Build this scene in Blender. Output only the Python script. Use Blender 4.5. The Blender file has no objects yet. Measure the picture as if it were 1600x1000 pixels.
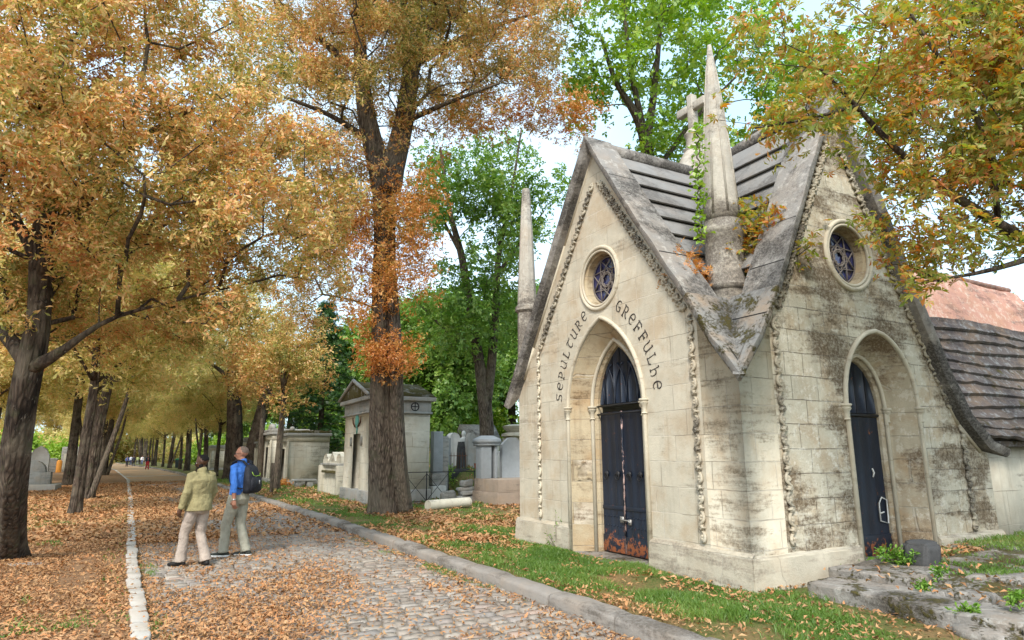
import bpy, math, random
import numpy as np
from mathutils import Vector, Matrix, noise as mnoise
from mathutils.geometry import tessellate_polygon

random.seed(7)
RNG = np.random.default_rng(7)
S = bpy.context.scene
COL = S.collection
PI = math.pi
R = math.radians

# ------------------------------------------------------------------ camera
CF = 1021.8                       # focal length in pixels of a 1600 px wide picture
CW = Vector((0.47284811, 0.8579269, 0.20093805))
CR = Vector((0.87634008, -0.48165906, -0.00571065))
CU = CR.cross(CW)
CAM = Vector((0, 0, 1.65))
def ray(x, y): return CW + CR*((x-800)/CF) - CU*((y-500)/CF)
def at(x, y, d): return CAM + ray(x, y)*d
def onZ(x, y, z=0):
    r = ray(x, y); return CAM + r*((z-1.65)/r.z)
def onX(x, y, X):
    r = ray(x, y); return CAM + r*(X/r.x)
def onY(x, y, Y):
    r = ray(x, y); return CAM + r*(Y/r.y)
cd = bpy.data.cameras.new('camera'); cam = bpy.data.objects.new('camera', cd); COL.objects.link(cam)
m = Matrix((CR, CU, -CW)).transposed().to_4x4(); m.translation = CAM
cam.matrix_world = m
cd.sensor_width = 36; cd.lens = CF/1600*36; cd.clip_start = 0.05; cd.clip_end = 1500
S.camera = cam

# ------------------------------------------------------------------ materials
def nt_new(name):
    mt = bpy.data.materials.new(name); mt.use_nodes = True
    t = mt.node_tree; t.nodes.clear(); return mt, t
class NT:
    def __init__(s, name):
        s.m, s.t = nt_new(name); s.n = s.t.nodes
        s.out = s.n.new('ShaderNodeOutputMaterial')
        s.pos = None
    def add(s, typ, **kw):
        n = s.n.new(typ)
        for k, v in kw.items():
            if k == 'ins':
                for kk, vv in v.items():
                    if isinstance(vv, bpy.types.NodeSocket): s.t.links.new(vv, n.inputs[kk])
                    else: n.inputs[kk].default_value = vv
            else: setattr(n, k, v)
        return n
    def link(s, a, b): s.t.links.new(a, b)
    def P(s):
        if s.pos is None:
            s.pos = s.add('ShaderNodeNewGeometry').outputs['Position']
        return s.pos
    def map(s, sc=(1,1,1), loc=(0,0,0), rot=(0,0,0), v=None):
        n = s.add('ShaderNodeMapping'); s.link(v or s.P(), n.inputs[0])
        n.inputs['Scale'].default_value = sc; n.inputs['Location'].default_value = loc; n.inputs['Rotation'].default_value = rot
        return n.outputs[0]
    def noise(s, scale, detail=4, rough=.6, v=None, dist=0):
        n = s.add('ShaderNodeTexNoise', ins={'Scale': scale, 'Detail': detail, 'Roughness': rough, 'Distortion': dist})
        s.link(v or s.P(), n.inputs['Vector']); return n.outputs['Fac']
    def ramp(s, fac, stops, interp='LINEAR'):
        n = s.add('ShaderNodeValToRGB'); s.link(fac, n.inputs[0]); cr = n.color_ramp; cr.interpolation = interp
        while len(cr.elements) < len(stops): cr.elements.new(.5)
        for e, (p, c) in zip(cr.elements, stops):
            e.position = p; e.color = (*c, 1) if isinstance(c, tuple) else (c, c, c, 1)
        return n.outputs[0]
    def mix(s, f, a, b, mode='MIX'):
        n = s.add('ShaderNodeMix', data_type='RGBA', blend_type=mode)
        for sock, v in ((n.inputs[0], f), (n.inputs[6], a), (n.inputs[7], b)):
            if isinstance(v, bpy.types.NodeSocket): s.link(v, sock)
            elif isinstance(v, tuple): sock.default_value = (*v, 1)
            else: sock.default_value = v
        return n.outputs[2]
    def math(s, op, a, b=0, c=None, clamp=False):
        n = s.add('ShaderNodeMath', operation=op); n.use_clamp = clamp
        for i, v in enumerate((a, b, c)):
            if v is None: continue
            if isinstance(v, bpy.types.NodeSocket): s.link(v, n.inputs[i])
            else: n.inputs[i].default_value = v
        return n.outputs[0]
    def bump(s, h, strength=.5, dist=.02, nrm=None):
        n = s.add('ShaderNodeBump', ins={'Strength': strength, 'Distance': dist}); s.link(h, n.inputs['Height'])
        if nrm: s.link(nrm, n.inputs['Normal'])
        return n.outputs[0]
    def bsdf(s, col, rough=.8, nrm=None, spec=.3, metal=0):
        n = s.add('ShaderNodeBsdfPrincipled')
        for k, v in (('Base Color', col), ('Roughness', rough), ('Metallic', metal), ('Specular IOR Level', spec)):
            if isinstance(v, bpy.types.NodeSocket): s.link(v, n.inputs[k])
            elif isinstance(v, tuple): n.inputs[k].default_value = (*v, 1)
            else: n.inputs[k].default_value = v
        if nrm: s.link(nrm, n.inputs['Normal'])
        s.link(n.outputs[0], s.out.inputs[0]); return n
    def island(s): return s.add('ShaderNodeNewGeometry').outputs['Random Per Island']

def plain(name, col, rough=.6, metal=0, spec=.4, bump=0, bscale=60, var=.0):
    s = NT(name); c = col; nrm = None
    if var:
        nz = s.noise(8, 5); c = s.mix(s.math('MULTIPLY', nz, var*2), col, tuple(v*.45 for v in col))
    if bump: nrm = s.bump(s.noise(bscale, 4), bump, .01)
    s.bsdf(c, rough, nrm, spec, metal); return s.m

def stone(name, base, dark, light=None, joints=0, stain=.5, streak=.3, bump=.5, moss=0, seed=0, brown=.2, bw=.62, bh=.33, hshift=.09, hs=9):
    """weathered limestone: courses, grime patches of their own shape, pitting"""
    s = NT(name)
    P = s.map(loc=(seed*3.1, seed*1.7, 0))
    big = s.noise(.8, 6, .62, P); mid = s.noise(4.5, 8, .68, P); fine = s.noise(38, 5, .7, P)
    hor = s.noise(1, 6, .7, s.map((1.1, 1.1, hs), v=P))
    c = s.mix(s.ramp(mid, [(.3, 0.), (.7, 1.)]), tuple(v*.8 for v in base), base)
    c = s.mix(s.math('MULTIPLY', s.ramp(s.noise(2.2, 5, .6, P), [(.45, 0.), (.65, 1.)]), brown), c, (.36, .22, .10))
    h = s.math('MULTIPLY', fine, .35); h = s.math('ADD', h, s.math('MULTIPLY', mid, .6))
    if joints:
        sep = s.add('ShaderNodeSeparateXYZ'); s.link(s.P(), sep.inputs[0])
        u = s.math('ADD', sep.outputs[0], sep.outputs[1])
        cmb = s.add('ShaderNodeCombineXYZ'); s.link(s.math('ADD', u, seed*.31), cmb.inputs[0]); s.link(s.math('ADD', sep.outputs[2], hshift), cmb.inputs[1])
        wob = s.add('ShaderNodeVectorMath', operation='MULTIPLY_ADD')
        nz = s.add('ShaderNodeTexNoise', ins={'Scale': 3.0}); s.link(s.P(), nz.inputs['Vector'])
        s.link(nz.outputs['Color'], wob.inputs[0]); wob.inputs[1].default_value = (.03, .03, 0); s.link(cmb.outputs[0], wob.inputs[2])
        b = s.add('ShaderNodeTexBrick', offset=.5, squash=.7, squash_frequency=3, ins={'Scale': 1.0, 'Mortar Size': .006, 'Mortar Smooth': .35, 'Brick Width': bw, 'Row Height': bh, 'Bias': 0.0, 'Color1': (1,1,1,1), 'Color2': (0,0,0,1)})
        s.link(wob.outputs[0], b.inputs['Vector'])
        c = s.mix(s.math('MULTIPLY', b.outputs['Color'], .33), c, tuple(v*.62 for v in base))
        jm = b.outputs['Fac']
        jw = s.ramp(s.noise(1.6, 3, .5, P), [(.42, 0.), (.58, 1.)])
        c = s.mix(s.math('MULTIPLY', jm, joints), c, s.mix(jw, (.12, .10, .075), (.62, .58, .5)))
        h = s.math('SUBTRACT', h, s.math('MULTIPLY', jm, 1.2))
    # light lime crust
    if light: c = s.mix(s.math('MULTIPLY', s.ramp(s.noise(7, 8, .75, P), [(.52, 0.), (.6, 1.)]), .6), c, light)
    # grime: ragged horizontal patches
    g = s.math('ADD', s.math('MULTIPLY', hor, .55), s.math('MULTIPLY', big, .6))
    g = s.math('ADD', g, s.math('MULTIPLY', s.noise(22, 6, .8, P), .25))
    lo = .86 - stain*.24
    gm = s.ramp(g, [(lo-.02, 0.), (lo+.07, 1.)])
    gm = s.math('MULTIPLY', gm, s.ramp(s.noise(30, 6, .8, P), [(.35, .35), (.55, 1.)]))
    c = s.mix(s.math('MULTIPLY', gm, min(1, .25+stain)), c, dark)
    if streak:
        st = s.noise(1, 5, .6, s.map((7, 7, .5), v=P))
        c = s.mix(s.math('MULTIPLY', s.ramp(st, [(.55, 0.), (.72, 1.)]), streak), c, dark)
    if moss:
        mm = s.ramp(s.math('ADD', s.math('MULTIPLY', s.noise(3, 6, .7, P), .7), s.math('MULTIPLY', s.noise(25, 4, .7, P), .3)), [(.62-moss*.25, 0.), (.68-moss*.25, 1.)])
        c = s.mix(mm, c, s.mix(s.noise(30, 3), (.11, .075, .03), (.045, .055, .014)))
        h = s.math('ADD', h, s.math('MULTIPLY', mm, .5))
    s.bsdf(c, .92, s.bump(h, bump, .03), .2)
    return s.m

def bark(name, c1, c2, sc=1.0, bump=1.0):
    s = NT(name)
    P = s.map((13*sc, 13*sc, 2.6*sc)); n1 = s.noise(1, 7, .62, P, .6)
    v = s.add('ShaderNodeTexVoronoi', feature='DISTANCE_TO_EDGE', ins={'Scale': 1.6}); s.link(s.map((11*sc, 11*sc, 2.2*sc)), v.inputs['Vector'])
    r = s.math('ADD', s.math('MULTIPLY', n1, .8), s.math('MULTIPLY', v.outputs[0], .9))
    big = s.noise(1.6, 4)
    c = s.mix(s.ramp(r, [(.3, 0.), (.75, 1.)]), c2, c1)
    gr = s.noise(1, 5, .6, s.map((5*sc, 5*sc, .35*sc)), .4); c = s.mix(s.ramp(gr, [(.55, 0.), (.66, .75)]), c, c2)
    c = s.mix(s.ramp(s.noise(1, 6, .75, s.map((30*sc, 30*sc, 8*sc))), [(.60, 0.), (.66, .6)]), c, (.33, .29, .24))
    c = s.mix(s.ramp(big, [(.48, 0.), (.62, .55)]), c, (.16, .135, .10))
    c = s.mix(s.ramp(s.noise(5, 5), [(.55, 0.), (.68, .45)]), c, (.07, .08, .04))
    s.bsdf(c, .95, s.bump(r, bump, .05), .15); return s.m

def leafmat(name, stops, trans=.32, nscale=.55, wn=.45):
    s = NT(name)
    f = s.math('ADD', s.math('MULTIPLY', s.island(), 1-wn), s.math('MULTIPLY', s.ramp(s.noise(nscale, 3, .6), [(.3, 0.), (.7, 1.)]), wn))
    c = s.ramp(f, stops)
    d = s.add('ShaderNodeBsdfDiffuse'); s.link(c, d.inputs[0])
    hs = s.add('ShaderNodeHueSaturation', ins={'Saturation': 1.15, 'Value': 1.35}); s.link(c, hs.inputs['Color'])
    t = s.add('ShaderNodeBsdfTranslucent'); s.link(hs.outputs[0], t.inputs[0])
    mx = s.add('ShaderNodeMixShader', ins={0: trans}); s.link(d.outputs[0], mx.inputs[1]); s.link(t.outputs[0], mx.inputs[2])
    g = s.add('ShaderNodeBsdfGlossy', ins={'Roughness': .45, 'Color': (.8, .8, .8, 1)})
    m2 = s.add('ShaderNodeMixShader', ins={0: .035}); s.link(mx.outputs[0], m2.inputs[1]); s.link(g.outputs[0], m2.inputs[2])
    s.link(m2.outputs[0], s.out.inputs[0]); return s.m

M = {}
M['cream'] = stone('limestone_cream', (.58, .53, .42), (.10, .08, .055), joints=.5, stain=.30, streak=.20, bump=.5, seed=1, brown=.40)
M['corner'] = stone('limestone_corner', (.56, .51, .40), (.11, .08, .045), joints=.5, stain=.54, streak=.1, bump=.8, seed=2, brown=.45)
M['dirty'] = stone('limestone_stained', (.60, .55, .43), (.125, .09, .055), (.68, .65, .56), joints=.7, stain=.77, streak=.25, bump=1., seed=4, brown=.55, bw=.5, bh=.3, hs=5)
M['plinth'] = stone('limestone_plinth', (.52, .47, .37), (.16, .13, .10), joints=.3, stain=.45, streak=.1, bump=.7, seed=5, bw=1.1, bh=.5, hshift=.0)
M['splay'] = stone('limestone_brown_reveal', (.48, .40, .27), (.10, .06, .03), joints=.5, stain=.58, streak=.3, bump=.7, seed=6, brown=.6)
M['splay2'] = stone('limestone_weathered_reveal', (.52, .45, .33), (.13, .085, .05), (.62, .58, .48), joints=.4, stain=.66, streak=.2, bump=.9, seed=36, brown=.6, hs=4)
M['mould'] = stone('limestone_moulding', (.56, .51, .40), (.16, .12, .08), stain=.35, streak=.1, bump=.3, seed=7)
M['carve'] = stone('limestone_carving', (.46, .42, .33), (.07, .06, .05), stain=.7, streak=.1, bump=.5, seed=8)
M['coping'] = stone('grey_roof_stone', (.27, .255, .235), (.06, .055, .05), (.42, .40, .36), stain=.75, streak=0, bump=1., seed=9, brown=.15, hs=1.6)
M['slab'] = stone('grey_roof_slab', (.25, .245, .235), (.09, .085, .08), stain=.6, streak=0, bump=.7, seed=10, brown=.1, hs=1.5)
M['mossroof'] = stone('mossy_roof_stone', (.28, .27, .25), (.07, .065, .06), stain=.6, streak=.1, bump=.9, seed=11, moss=.42, hs=1.5, brown=.5)
M['pinn'] = stone('pinnacle_stone', (.45, .42, .36), (.12, .105, .09), (.5, .47, .4), stain=.7, streak=.35, bump=1., seed=12, hs=2.5)
M['greystone'] = stone('grey_tomb_stone', (.33, .33, .31), (.12, .12, .11), stain=.5, streak=.3, bump=.5, seed=13)
M['granite'] = stone('pale_grey_granite', (.30, .32, .33), (.2, .21, .21), stain=.2, streak=.1, bump=.2, seed=14, brown=0)
M['pinkstone'] = stone('pinkish_base_stone', (.35, .28, .22), (.14, .11, .09), stain=.5, streak=.2, bump=.6, seed=15)
M['mausoleum'] = stone('mausoleum_limestone', (.60, .55, .44), (.12, .11, .09), joints=.9, stain=.3, streak=.3, bump=.4, seed=16, bw=1.3, bh=.5)
M['oldtomb'] = stone('old_tomb_limestone', (.60, .565, .46), (.12, .11, .09), joints=.6, stain=.42, streak=.35, bump=.5, seed=17, bw=1.2, bh=.55)
M['mosscap'] = stone('mossy_cornice', (.30, .28, .24), (.09, .085, .07), stain=.6, streak=.3, bump=.8, seed=18, moss=.8)
M['rustroof'] = stone('rust_lichen_roof', (.46, .25, .19), (.12, .08, .07), (.55, .46, .38), stain=.55, streak=.1, bump=1., seed=19)
M['darkroof'] = stone('dark_weathered_roof', (.10, .085, .08), (.03, .026, .028), (.24, .25, .25), stain=.6, streak=.05, bump=1., seed=20, moss=.2, hs=6)
M['kerb'] = stone('kerb_granite', (.29, .265, .235), (.10, .085, .07), stain=.65, streak=.1, bump=.7, seed=21, brown=.15)
M['kerbpale'] = stone('pale_kerb_stone', (.50, .47, .42), (.20, .17, .13), stain=.3, streak=.1, bump=.5, seed=22, brown=.2)
M['step'] = stone('mossy_step_stone', (.27, .25, .225), (.075, .065, .055), (.40, .385, .35), stain=.68, streak=.1, bump=1., seed=23, moss=.42, hs=1.5)
M['mosspatch'] = stone('mossy_ground_stone', (.26, .24, .21), (.09, .075, .055), (.42, .40, .36), stain=.6, streak=.1, bump=1., seed=33, moss=.62, hs=1.5)
M['white'] = stone('white_marble', (.66, .66, .63), (.3, .3, .28), stain=.2, streak=.3, bump=.2, seed=24, brown=0)
M['darkstone'] = stone('dark_stone', (.075, .075, .075), (.02, .02, .02), stain=.6, streak=.1, bump=1., seed=25, brown=0, hs=2)
M['bark'] = bark('chestnut_bark', (.19, .15, .115), (.024, .018, .014))
M['barkdark'] = bark('dark_bark', (.105, .078, .058), (.016, .012, .010), .8)
M['barkpale'] = bark('pale_bark', (.36, .34, .30), (.12, .10, .08), 1.6, .5)
M['iron'] = plain('black_iron', (.02, .02, .022), .55, .3)
M['rustiron'] = plain('rusty_iron', (.16, .065, .03), .85, .1, var=.5)
M['verdigris'] = plain('verdigris_bronze', (.15, .42, .36), .7, .2, var=.4)
M['bluedoor'] = plain('blue_grey_paint', (.25, .35, .42), .6)
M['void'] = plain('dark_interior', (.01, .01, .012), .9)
M['letter'] = plain('dark_carved_paint', (.075, .065, .055), .9, var=.6)

def doormat():
    s = NT('navy_door_paint')
    sep = s.add('ShaderNodeSeparateXYZ'); s.link(s.P(), sep.inputs[0])
    n = s.noise(9, 7, .75); n2 = s.noise(2.2, 3)
    low = s.ramp(sep.outputs[2], [(.28, 1.), (.58, 0.)])
    m1 = s.math('MULTIPLY', s.ramp(s.math('ADD', n, s.math('MULTIPLY', low, .17)), [(.645, 0.), (.665, 1.)]), 1)
    c = s.mix(s.ramp(n2, [(.3, 0.), (.7, 1.)]), (.006, .011, .022), (.011, .018, .034))
    c = s.mix(m1, c, (.24, .075, .028))
    c = s.mix(s.ramp(s.noise(26, 5, .8), [(.70, 0.), (.73, 1.)]), c, (.35, .33, .32))
    s.bsdf(c, .42, s.bump(s.noise(30, 4), .25, .01), .45); return s.m
M['door'] = doormat()

def chipmat():
    s = NT('chipped_paint'); n = s.noise(1, 6, .75, s.map((14, 14, 6)))
    s.bsdf(s.mix(s.ramp(n, [(.50, 0.), (.53, 1.)]), (.008, .013, .024), s.mix(s.noise(25, 3), (.42, .20, .16), (.45, .40, .38))), .6, s.bump(n, .5, .01)); return s.m
M['chip'] = chipmat()
def glassmat():
    s = NT('dark_stained_glass')
    v = s.add('ShaderNodeTexVoronoi', ins={'Scale': 9.0}); s.link(s.P(), v.inputs['Vector'])
    c = s.mix(s.ramp(v.outputs['Distance'], [(.2, 0.), (.6, 1.)]), (.008, .008, .02), (.03, .032, .10))
    s.bsdf(c, .15, s.bump(v.outputs['Distance'], .4, .02), .6); return s.m
M['glass'] = glassmat()

AUT = [(0, (.11, .15, .03)), (.22, (.25, .26, .06)), (.40, (.47, .39, .12)), (.58, (.70, .47, .20)), (.76, (.62, .31, .12)), (1, (.38, .12, .05))]
GOLD = [(0, (.22, .26, .06)), (.3, (.44, .43, .13)), (.6, (.72, .60, .26)), (.85, (.74, .50, .24)), (1, (.60, .32, .14))]
RUST = [(0, (.22, .25, .06)), (.3, (.56, .32, .10)), (.65, (.60, .26, .08)), (1, (.44, .14, .05))]
OLIVE = [(0, (.13, .22, .04)), (.32, (.26, .32, .06)), (.56, (.40, .34, .08)), (.76, (.52, .24, .07)), (1, (.50, .11, .07))]
GREEN = [(0, (.08, .17, .035)), (.5, (.18, .31, .06)), (1, (.36, .46, .11))]
LIME = [(0, (.12, .25, .03)), (.5, (.27, .43, .06)), (1, (.46, .54, .11))]
DKGREEN = [(0, (.015, .05, .012)), (.6, (.035, .09, .02)), (1, (.07, .13, .03))]
M['aut'] = leafmat('autumn_leaves', AUT, .32); M['gold'] = leafmat('golden_leaves', GOLD, .45); M['rust'] = leafmat('rust_leaves', RUST)
M['olive'] = leafmat('turning_leaves', OLIVE, .42, nscale=1.1); M['green'] = leafmat('green_leaves', GREEN); M['lime'] = leafmat('lime_leaves', LIME)
M['dkgreen'] = leafmat('dark_needles', DKGREEN, .15)
M['litter'] = leafmat('fallen_leaves', [(0, (.12, .06, .03)), (.25, (.30, .155, .075)), (.52, (.50, .30, .145)), (.8, (.50, .22, .09)), (1, (.62, .45, .26))], .12, 1.2, .35)
M['grass'] = leafmat('grass_blades', [(0, (.06, .13, .02)), (.5, (.12, .22, .035)), (.85, (.20, .27, .06)), (1, (.36, .30, .13))], .3, .8, .5)
M['weed'] = leafmat('weed_leaves', [(0, (.10, .22, .03)), (1, (.24, .40, .06))], .3)

def groundmat(name, stops, sc=3.0, extra=None, bump=.6):
    s = NT(name)
    f = s.math('ADD', s.math('MULTIPLY', s.noise(sc*.13, 4), .55), s.math('MULTIPLY', s.noise(sc*6, 6, .75), .45))
    c = s.ramp(f, stops); h = s.noise(sc*8, 5, .7)
    s.bsdf(c, .95, s.bump(h, bump, .04), .15); return s.m
M['lawn'] = groundmat('lawn_soil', [(.36, (.05, .085, .018)), (.47, (.09, .12, .03)), (.53, (.16, .13, .05)), (.62, (.26, .16, .075))], 6)
M['verge'] = groundmat('leafy_earth', [(.36, (.12, .08, .045)), (.44, (.24, .14, .075)), (.52, (.33, .20, .11)), (.58, (.20, .12, .065)), (.68, (.42, .26, .14))], 14)
M['roadbed'] = groundmat('sandy_road_bed', [(.36, (.10, .085, .055)), (.5, (.20, .15, .085)), (.62, (.34, .22, .11))])

def cobblemat():
    s = NT('cobblestone')
    r = s.island()
    c = s.ramp(r, [(0, (.20, .165, .135)), (.25, (.31, .27, .225)), (.5, (.27, .22, .175)), (.7, (.37, .325, .27)), (.88, (.25, .23, .21)), (1, (.36, .255, .195))])
    c = s.mix(s.ramp(s.noise(9, 6, .7), [(.4, 0.), (.65, .5)]), c, (.14, .12, .10))
    s.bsdf(c, .6, s.bump(s.noise(24, 5, .65), .6, .012), .45); return s.m
M['cobble'] = cobblemat()
def farroadmat():
    s = NT('far_cobbles')
    v = s.add('ShaderNodeTexVoronoi', ins={'Scale': 6.0}); s.link(s.P(), v.inputs['Vector'])
    c = s.ramp(s.noise(.35, 5, .65), [(.35, (.33, .27, .21)), (.45, (.42, .28, .16)), (.62, (.46, .26, .12))])
    s.bsdf(s.mix(s.math('MULTIPLY', v.outputs['Distance'], .4), c, (.2, .16, .12)), .9); return s.m
M['farroad'] = farroadmat()

# ------------------------------------------------------------------ objects
ORIG = {}
def tag(o, label=None, cat=None, group=None, kind=None):
    if label: o['label'] = label
    if cat: o['category'] = cat
    if group: o['group'] = group
    if kind: o['kind'] = kind
    return o
def thing(name, label, cat, loc, group=None):
    o = bpy.data.objects.new(name, None); COL.objects.link(o); o.location = loc; o.empty_display_size = .2
    ORIG[o] = Vector(loc); return tag(o, label, cat, group)
def copy_tree(o, parent=None):
    c = o.copy(); COL.objects.link(c)
    if parent is not None: c.parent = parent
    ORIG[c] = ORIG.get(o, Vector((0, 0, 0)))
    for ch in list(o.children): copy_tree(ch, c)
    return c

class MB:
    def __init__(s): s.V = []; s.F = []; s.Q = []; s.T = []; s.n = 0
    def add(s, V, F=None, Q=None, T=None):
        V = np.asarray(V, float).reshape(-1, 3); s.V.append(V)
        if F is not None: s.F += [tuple(i+s.n for i in f) for f in F]
        if Q is not None and len(Q): s.Q.append(np.asarray(Q, np.int64)+s.n)
        if T is not None and len(T): s.T.append(np.asarray(T, np.int64)+s.n)
        s.n += len(V); return s
    def box(s, a, b, rot=0, piv=None, jit=0):
        (x0, y0, z0), (x1, y1, z1) = a, b
        V = np.array([(x, y, z) for z in (z0, z1) for y in (y0, y1) for x in (x0, x1)], float)
        if jit: V += RNG.normal(0, jit, V.shape)
        if rot:
            c = np.array(piv if piv is not None else ((x0+x1)/2, (y0+y1)/2)); ca, sa = math.cos(rot), math.sin(rot)
            d = V[:, :2]-c; V[:, 0] = c[0]+d[:, 0]*ca-d[:, 1]*sa; V[:, 1] = c[1]+d[:, 0]*sa+d[:, 1]*ca
        return s.add(V, F=[(0,2,3,1),(4,5,7,6),(0,1,5,4),(2,6,7,3),(0,4,6,2),(1,3,7,5)])
    def tube(s, path, rad, sides=8, caps=True, closed=False, squash=None, fn=None):
        P = np.array([tuple(p) for p in path], float); n = len(P)
        rad = np.full(n, rad, float) if np.isscalar(rad) else np.asarray(rad, float)
        T = np.gradient(P, axis=0) if not closed else np.roll(P, -1, 0)-np.roll(P, 1, 0)
        T /= np.linalg.norm(T, axis=1)[:, None]+1e-12
        ref = np.array((0, 0, 1.)) if abs(T[0][2]) < .9 else np.array((1., 0, 0))
        N = np.zeros_like(P); v = np.cross(T[0], ref); v /= np.linalg.norm(v)
        for i in range(n):
            v = v-T[i]*(v@T[i]); v /= np.linalg.norm(v)+1e-12; N[i] = v
        B = np.cross(T, N)
        th = np.arange(sides)*2*PI/sides
        RR = rad[:, None]*np.ones(sides)
        if fn is not None: RR = RR*fn(P, th)
        c, sn = np.cos(th), np.sin(th)
        sq = 1 if squash is None else squash
        V = P[:, None, :]+N[:, None, :]*(RR*c)[..., None]+B[:, None, :]*(RR*sn*sq)[..., None]
        i = np.arange(n if closed else n-1)[:, None]; j = np.arange(sides)[None]
        i2 = (i+1) % n; j2 = (j+1) % sides
        Q = np.stack([i*sides+j, i*sides+j2, i2*sides+j2, i2*sides+j], -1).reshape(-1, 4)
        F = [] if (closed or not caps) else [tuple(range(sides))[::-1], tuple((n-1)*sides+k for k in range(sides))]
        return s.add(V.reshape(-1, 3), F=F, Q=Q)
    def lathe(s, prof, c=(0, 0, 0), sides=24, rot=0, caps=True):
        th = np.arange(sides)*2*PI/sides+rot; n = len(prof)
        V = np.array([[(c[0]+r*math.cos(t), c[1]+r*math.sin(t), c[2]+z) for t in th] for r, z in prof]).reshape(-1, 3)
        i = np.arange(n-1)[:, None]; j = np.arange(sides)[None]; j2 = (j+1) % sides
        Q = np.stack([i*sides+j, i*sides+j2, (i+1)*sides+j2, (i+1)*sides+j], -1).reshape(-1, 4)
        F = [tuple(range(sides))[::-1], tuple((n-1)*sides+k for k in range(sides))] if caps else []
        return s.add(V, F=F, Q=Q)
    def prism(s, outer, holes, fmap, d0, d1, front=True, back=True, sides=True):
        """2-D polygon with holes, placed by fmap(t, z, dep), between depths d0 and d1"""
        loops = [outer]+list(holes)
        tri = tessellate_polygon([[Vector((p[0], p[1], 0)) for p in l] for l in loops])
        pts = [p for l in loops for p in l]; n = len(pts)
        V = [fmap(p[0], p[1], d0) for p in pts]+[fmap(p[0], p[1], d1) for p in pts]
        F = []
        if front: F += [tuple(t) for t in tri]
        if back: F += [tuple(i+n for i in t)[::-1] for t in tri]
        if sides:
            o = 0
            for l in loops:
                k = len(l)
                for i in range(k): F.append((o+i, o+(i+1) % k, n+o+(i+1) % k, n+o+i))
                o += k
        return s.add([tuple(v) for v in V], F=F)
    def strip(s, rows, closed=False):
        """rows: list of equal-length point lists, joined by quads"""
        n = len(rows); k = len(rows[0])
        V = np.array([[tuple(p) for p in r] for r in rows], float).reshape(-1, 3)
        i = np.arange(n-1)[:, None]; j = np.arange(k if closed else k-1)[None]; j2 = (j+1) % k
        Q = np.stack([i*k+j, i*k+j2, (i+1)*k+j2, (i+1)*k+j], -1).reshape(-1, 4)
        return s.add(V, Q=Q)
    def ball(s, c, r, seg=12, rings=8, M3=None):
        r = (r, r, r) if np.isscalar(r) else r
        V = [(0, 0, 1)]
        for i in range(1, rings):
            a = PI*i/rings
            V += [(math.sin(a)*math.cos(2*PI*j/seg), math.sin(a)*math.sin(2*PI*j/seg), math.cos(a)) for j in range(seg)]
        V.append((0, 0, -1)); V = np.array(V)*np.array(r)
        if M3 is not None: V = V@np.array(M3).T
        V = V+np.array(tuple(c))
        F = [(0, 1+j, 1+(j+1) % seg) for j in range(seg)]
        for i in range(rings-2):
            o = 1+i*seg; F += [(o+j, o+seg+j, o+seg+(j+1) % seg, o+(j+1) % seg) for j in range(seg)]
        o = 1+(rings-2)*seg; F += [(o+(j+1) % seg, o+j, len(V)-1) for j in range(seg)]
        return s.add(V, F=F)
    def build(s, name, mat, parent=None, smooth=False, bevel=0, origin=None, angle=None, world=False):
        org = np.array(tuple(ORIG[parent])) if parent is not None else np.array(tuple(origin) if origin is not None else (0, 0, 0))
        V = np.concatenate(s.V)-org
        me = bpy.data.meshes.new(name)
        lens = [len(f) for f in s.F]; idx = [np.array([i for f in s.F for i in f], np.int64)]
        Q = np.concatenate(s.Q) if s.Q else np.zeros((0, 4), np.int64); T = np.concatenate(s.T) if s.T else np.zeros((0, 3), np.int64)
        idx = np.concatenate(idx+[Q.ravel(), T.ravel()]); ls = np.array(lens+[4]*len(Q)+[3]*len(T), np.int64)
        me.vertices.add(len(V)); me.vertices.foreach_set('co', V.ravel().astype(np.float32))
        me.loops.add(len(idx)); me.loops.foreach_set('vertex_index', idx.astype(np.int32))
        me.polygons.add(len(ls)); st = np.concatenate([[0], np.cumsum(ls)[:-1]]) if len(ls) else np.zeros(0)
        me.polygons.foreach_set('loop_start', st.astype(np.int32)); me.polygons.foreach_set('loop_total', ls.astype(np.int32))
        if smooth: me.polygons.foreach_set('use_smooth', np.ones(len(ls), bool))
        me.update(calc_edges=True)
        if angle: me.set_sharp_from_angle(angle=R(angle))
        me.materials.append(mat)
        o = bpy.data.objects.new(name, me); COL.objects.link(o)
        if parent is not None: o.parent = parent; ORIG[o] = ORIG[parent]
        else: o.location = tuple(org); ORIG[o] = Vector(tuple(org))
        if bevel:
            b = o.modifiers.new('b', 'BEVEL'); b.width = bevel; b.segments = 2; b.limit_method = 'ANGLE'
        return o

# ------------------------------------------------------------------ world and light
W_ = bpy.data.worlds.new('World'); S.world = W_; W_.use_nodes = True
wt = W_.node_tree; wt.nodes.clear()
SUN_EL, SUN_AZ = R(44), R(218)     # azimuth clockwise from +Y: light comes from behind-left of the camera
sky = wt.nodes.new('ShaderNodeTexSky'); sky.sky_type = 'NISHITA'; sky.sun_disc = False
sky.sun_elevation = SUN_EL; sky.sun_rotation = SUN_AZ; sky.dust_density = 3.0
b1 = wt.nodes.new('ShaderNodeBackground'); b1.inputs[1].default_value = .06; wt.links.new(sky.outputs[0], b1.inputs[0])
b2 = wt.nodes.new('ShaderNodeBackground')     # even overcast cloud
tc = wt.nodes.new('ShaderNodeTexCoord'); nz = wt.nodes.new('ShaderNodeTexNoise'); nz.inputs['Scale'].default_value = 2.2; nz.inputs['Detail'].default_value = 5
wt.links.new(tc.outputs['Generated'], nz.inputs['Vector'])
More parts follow.
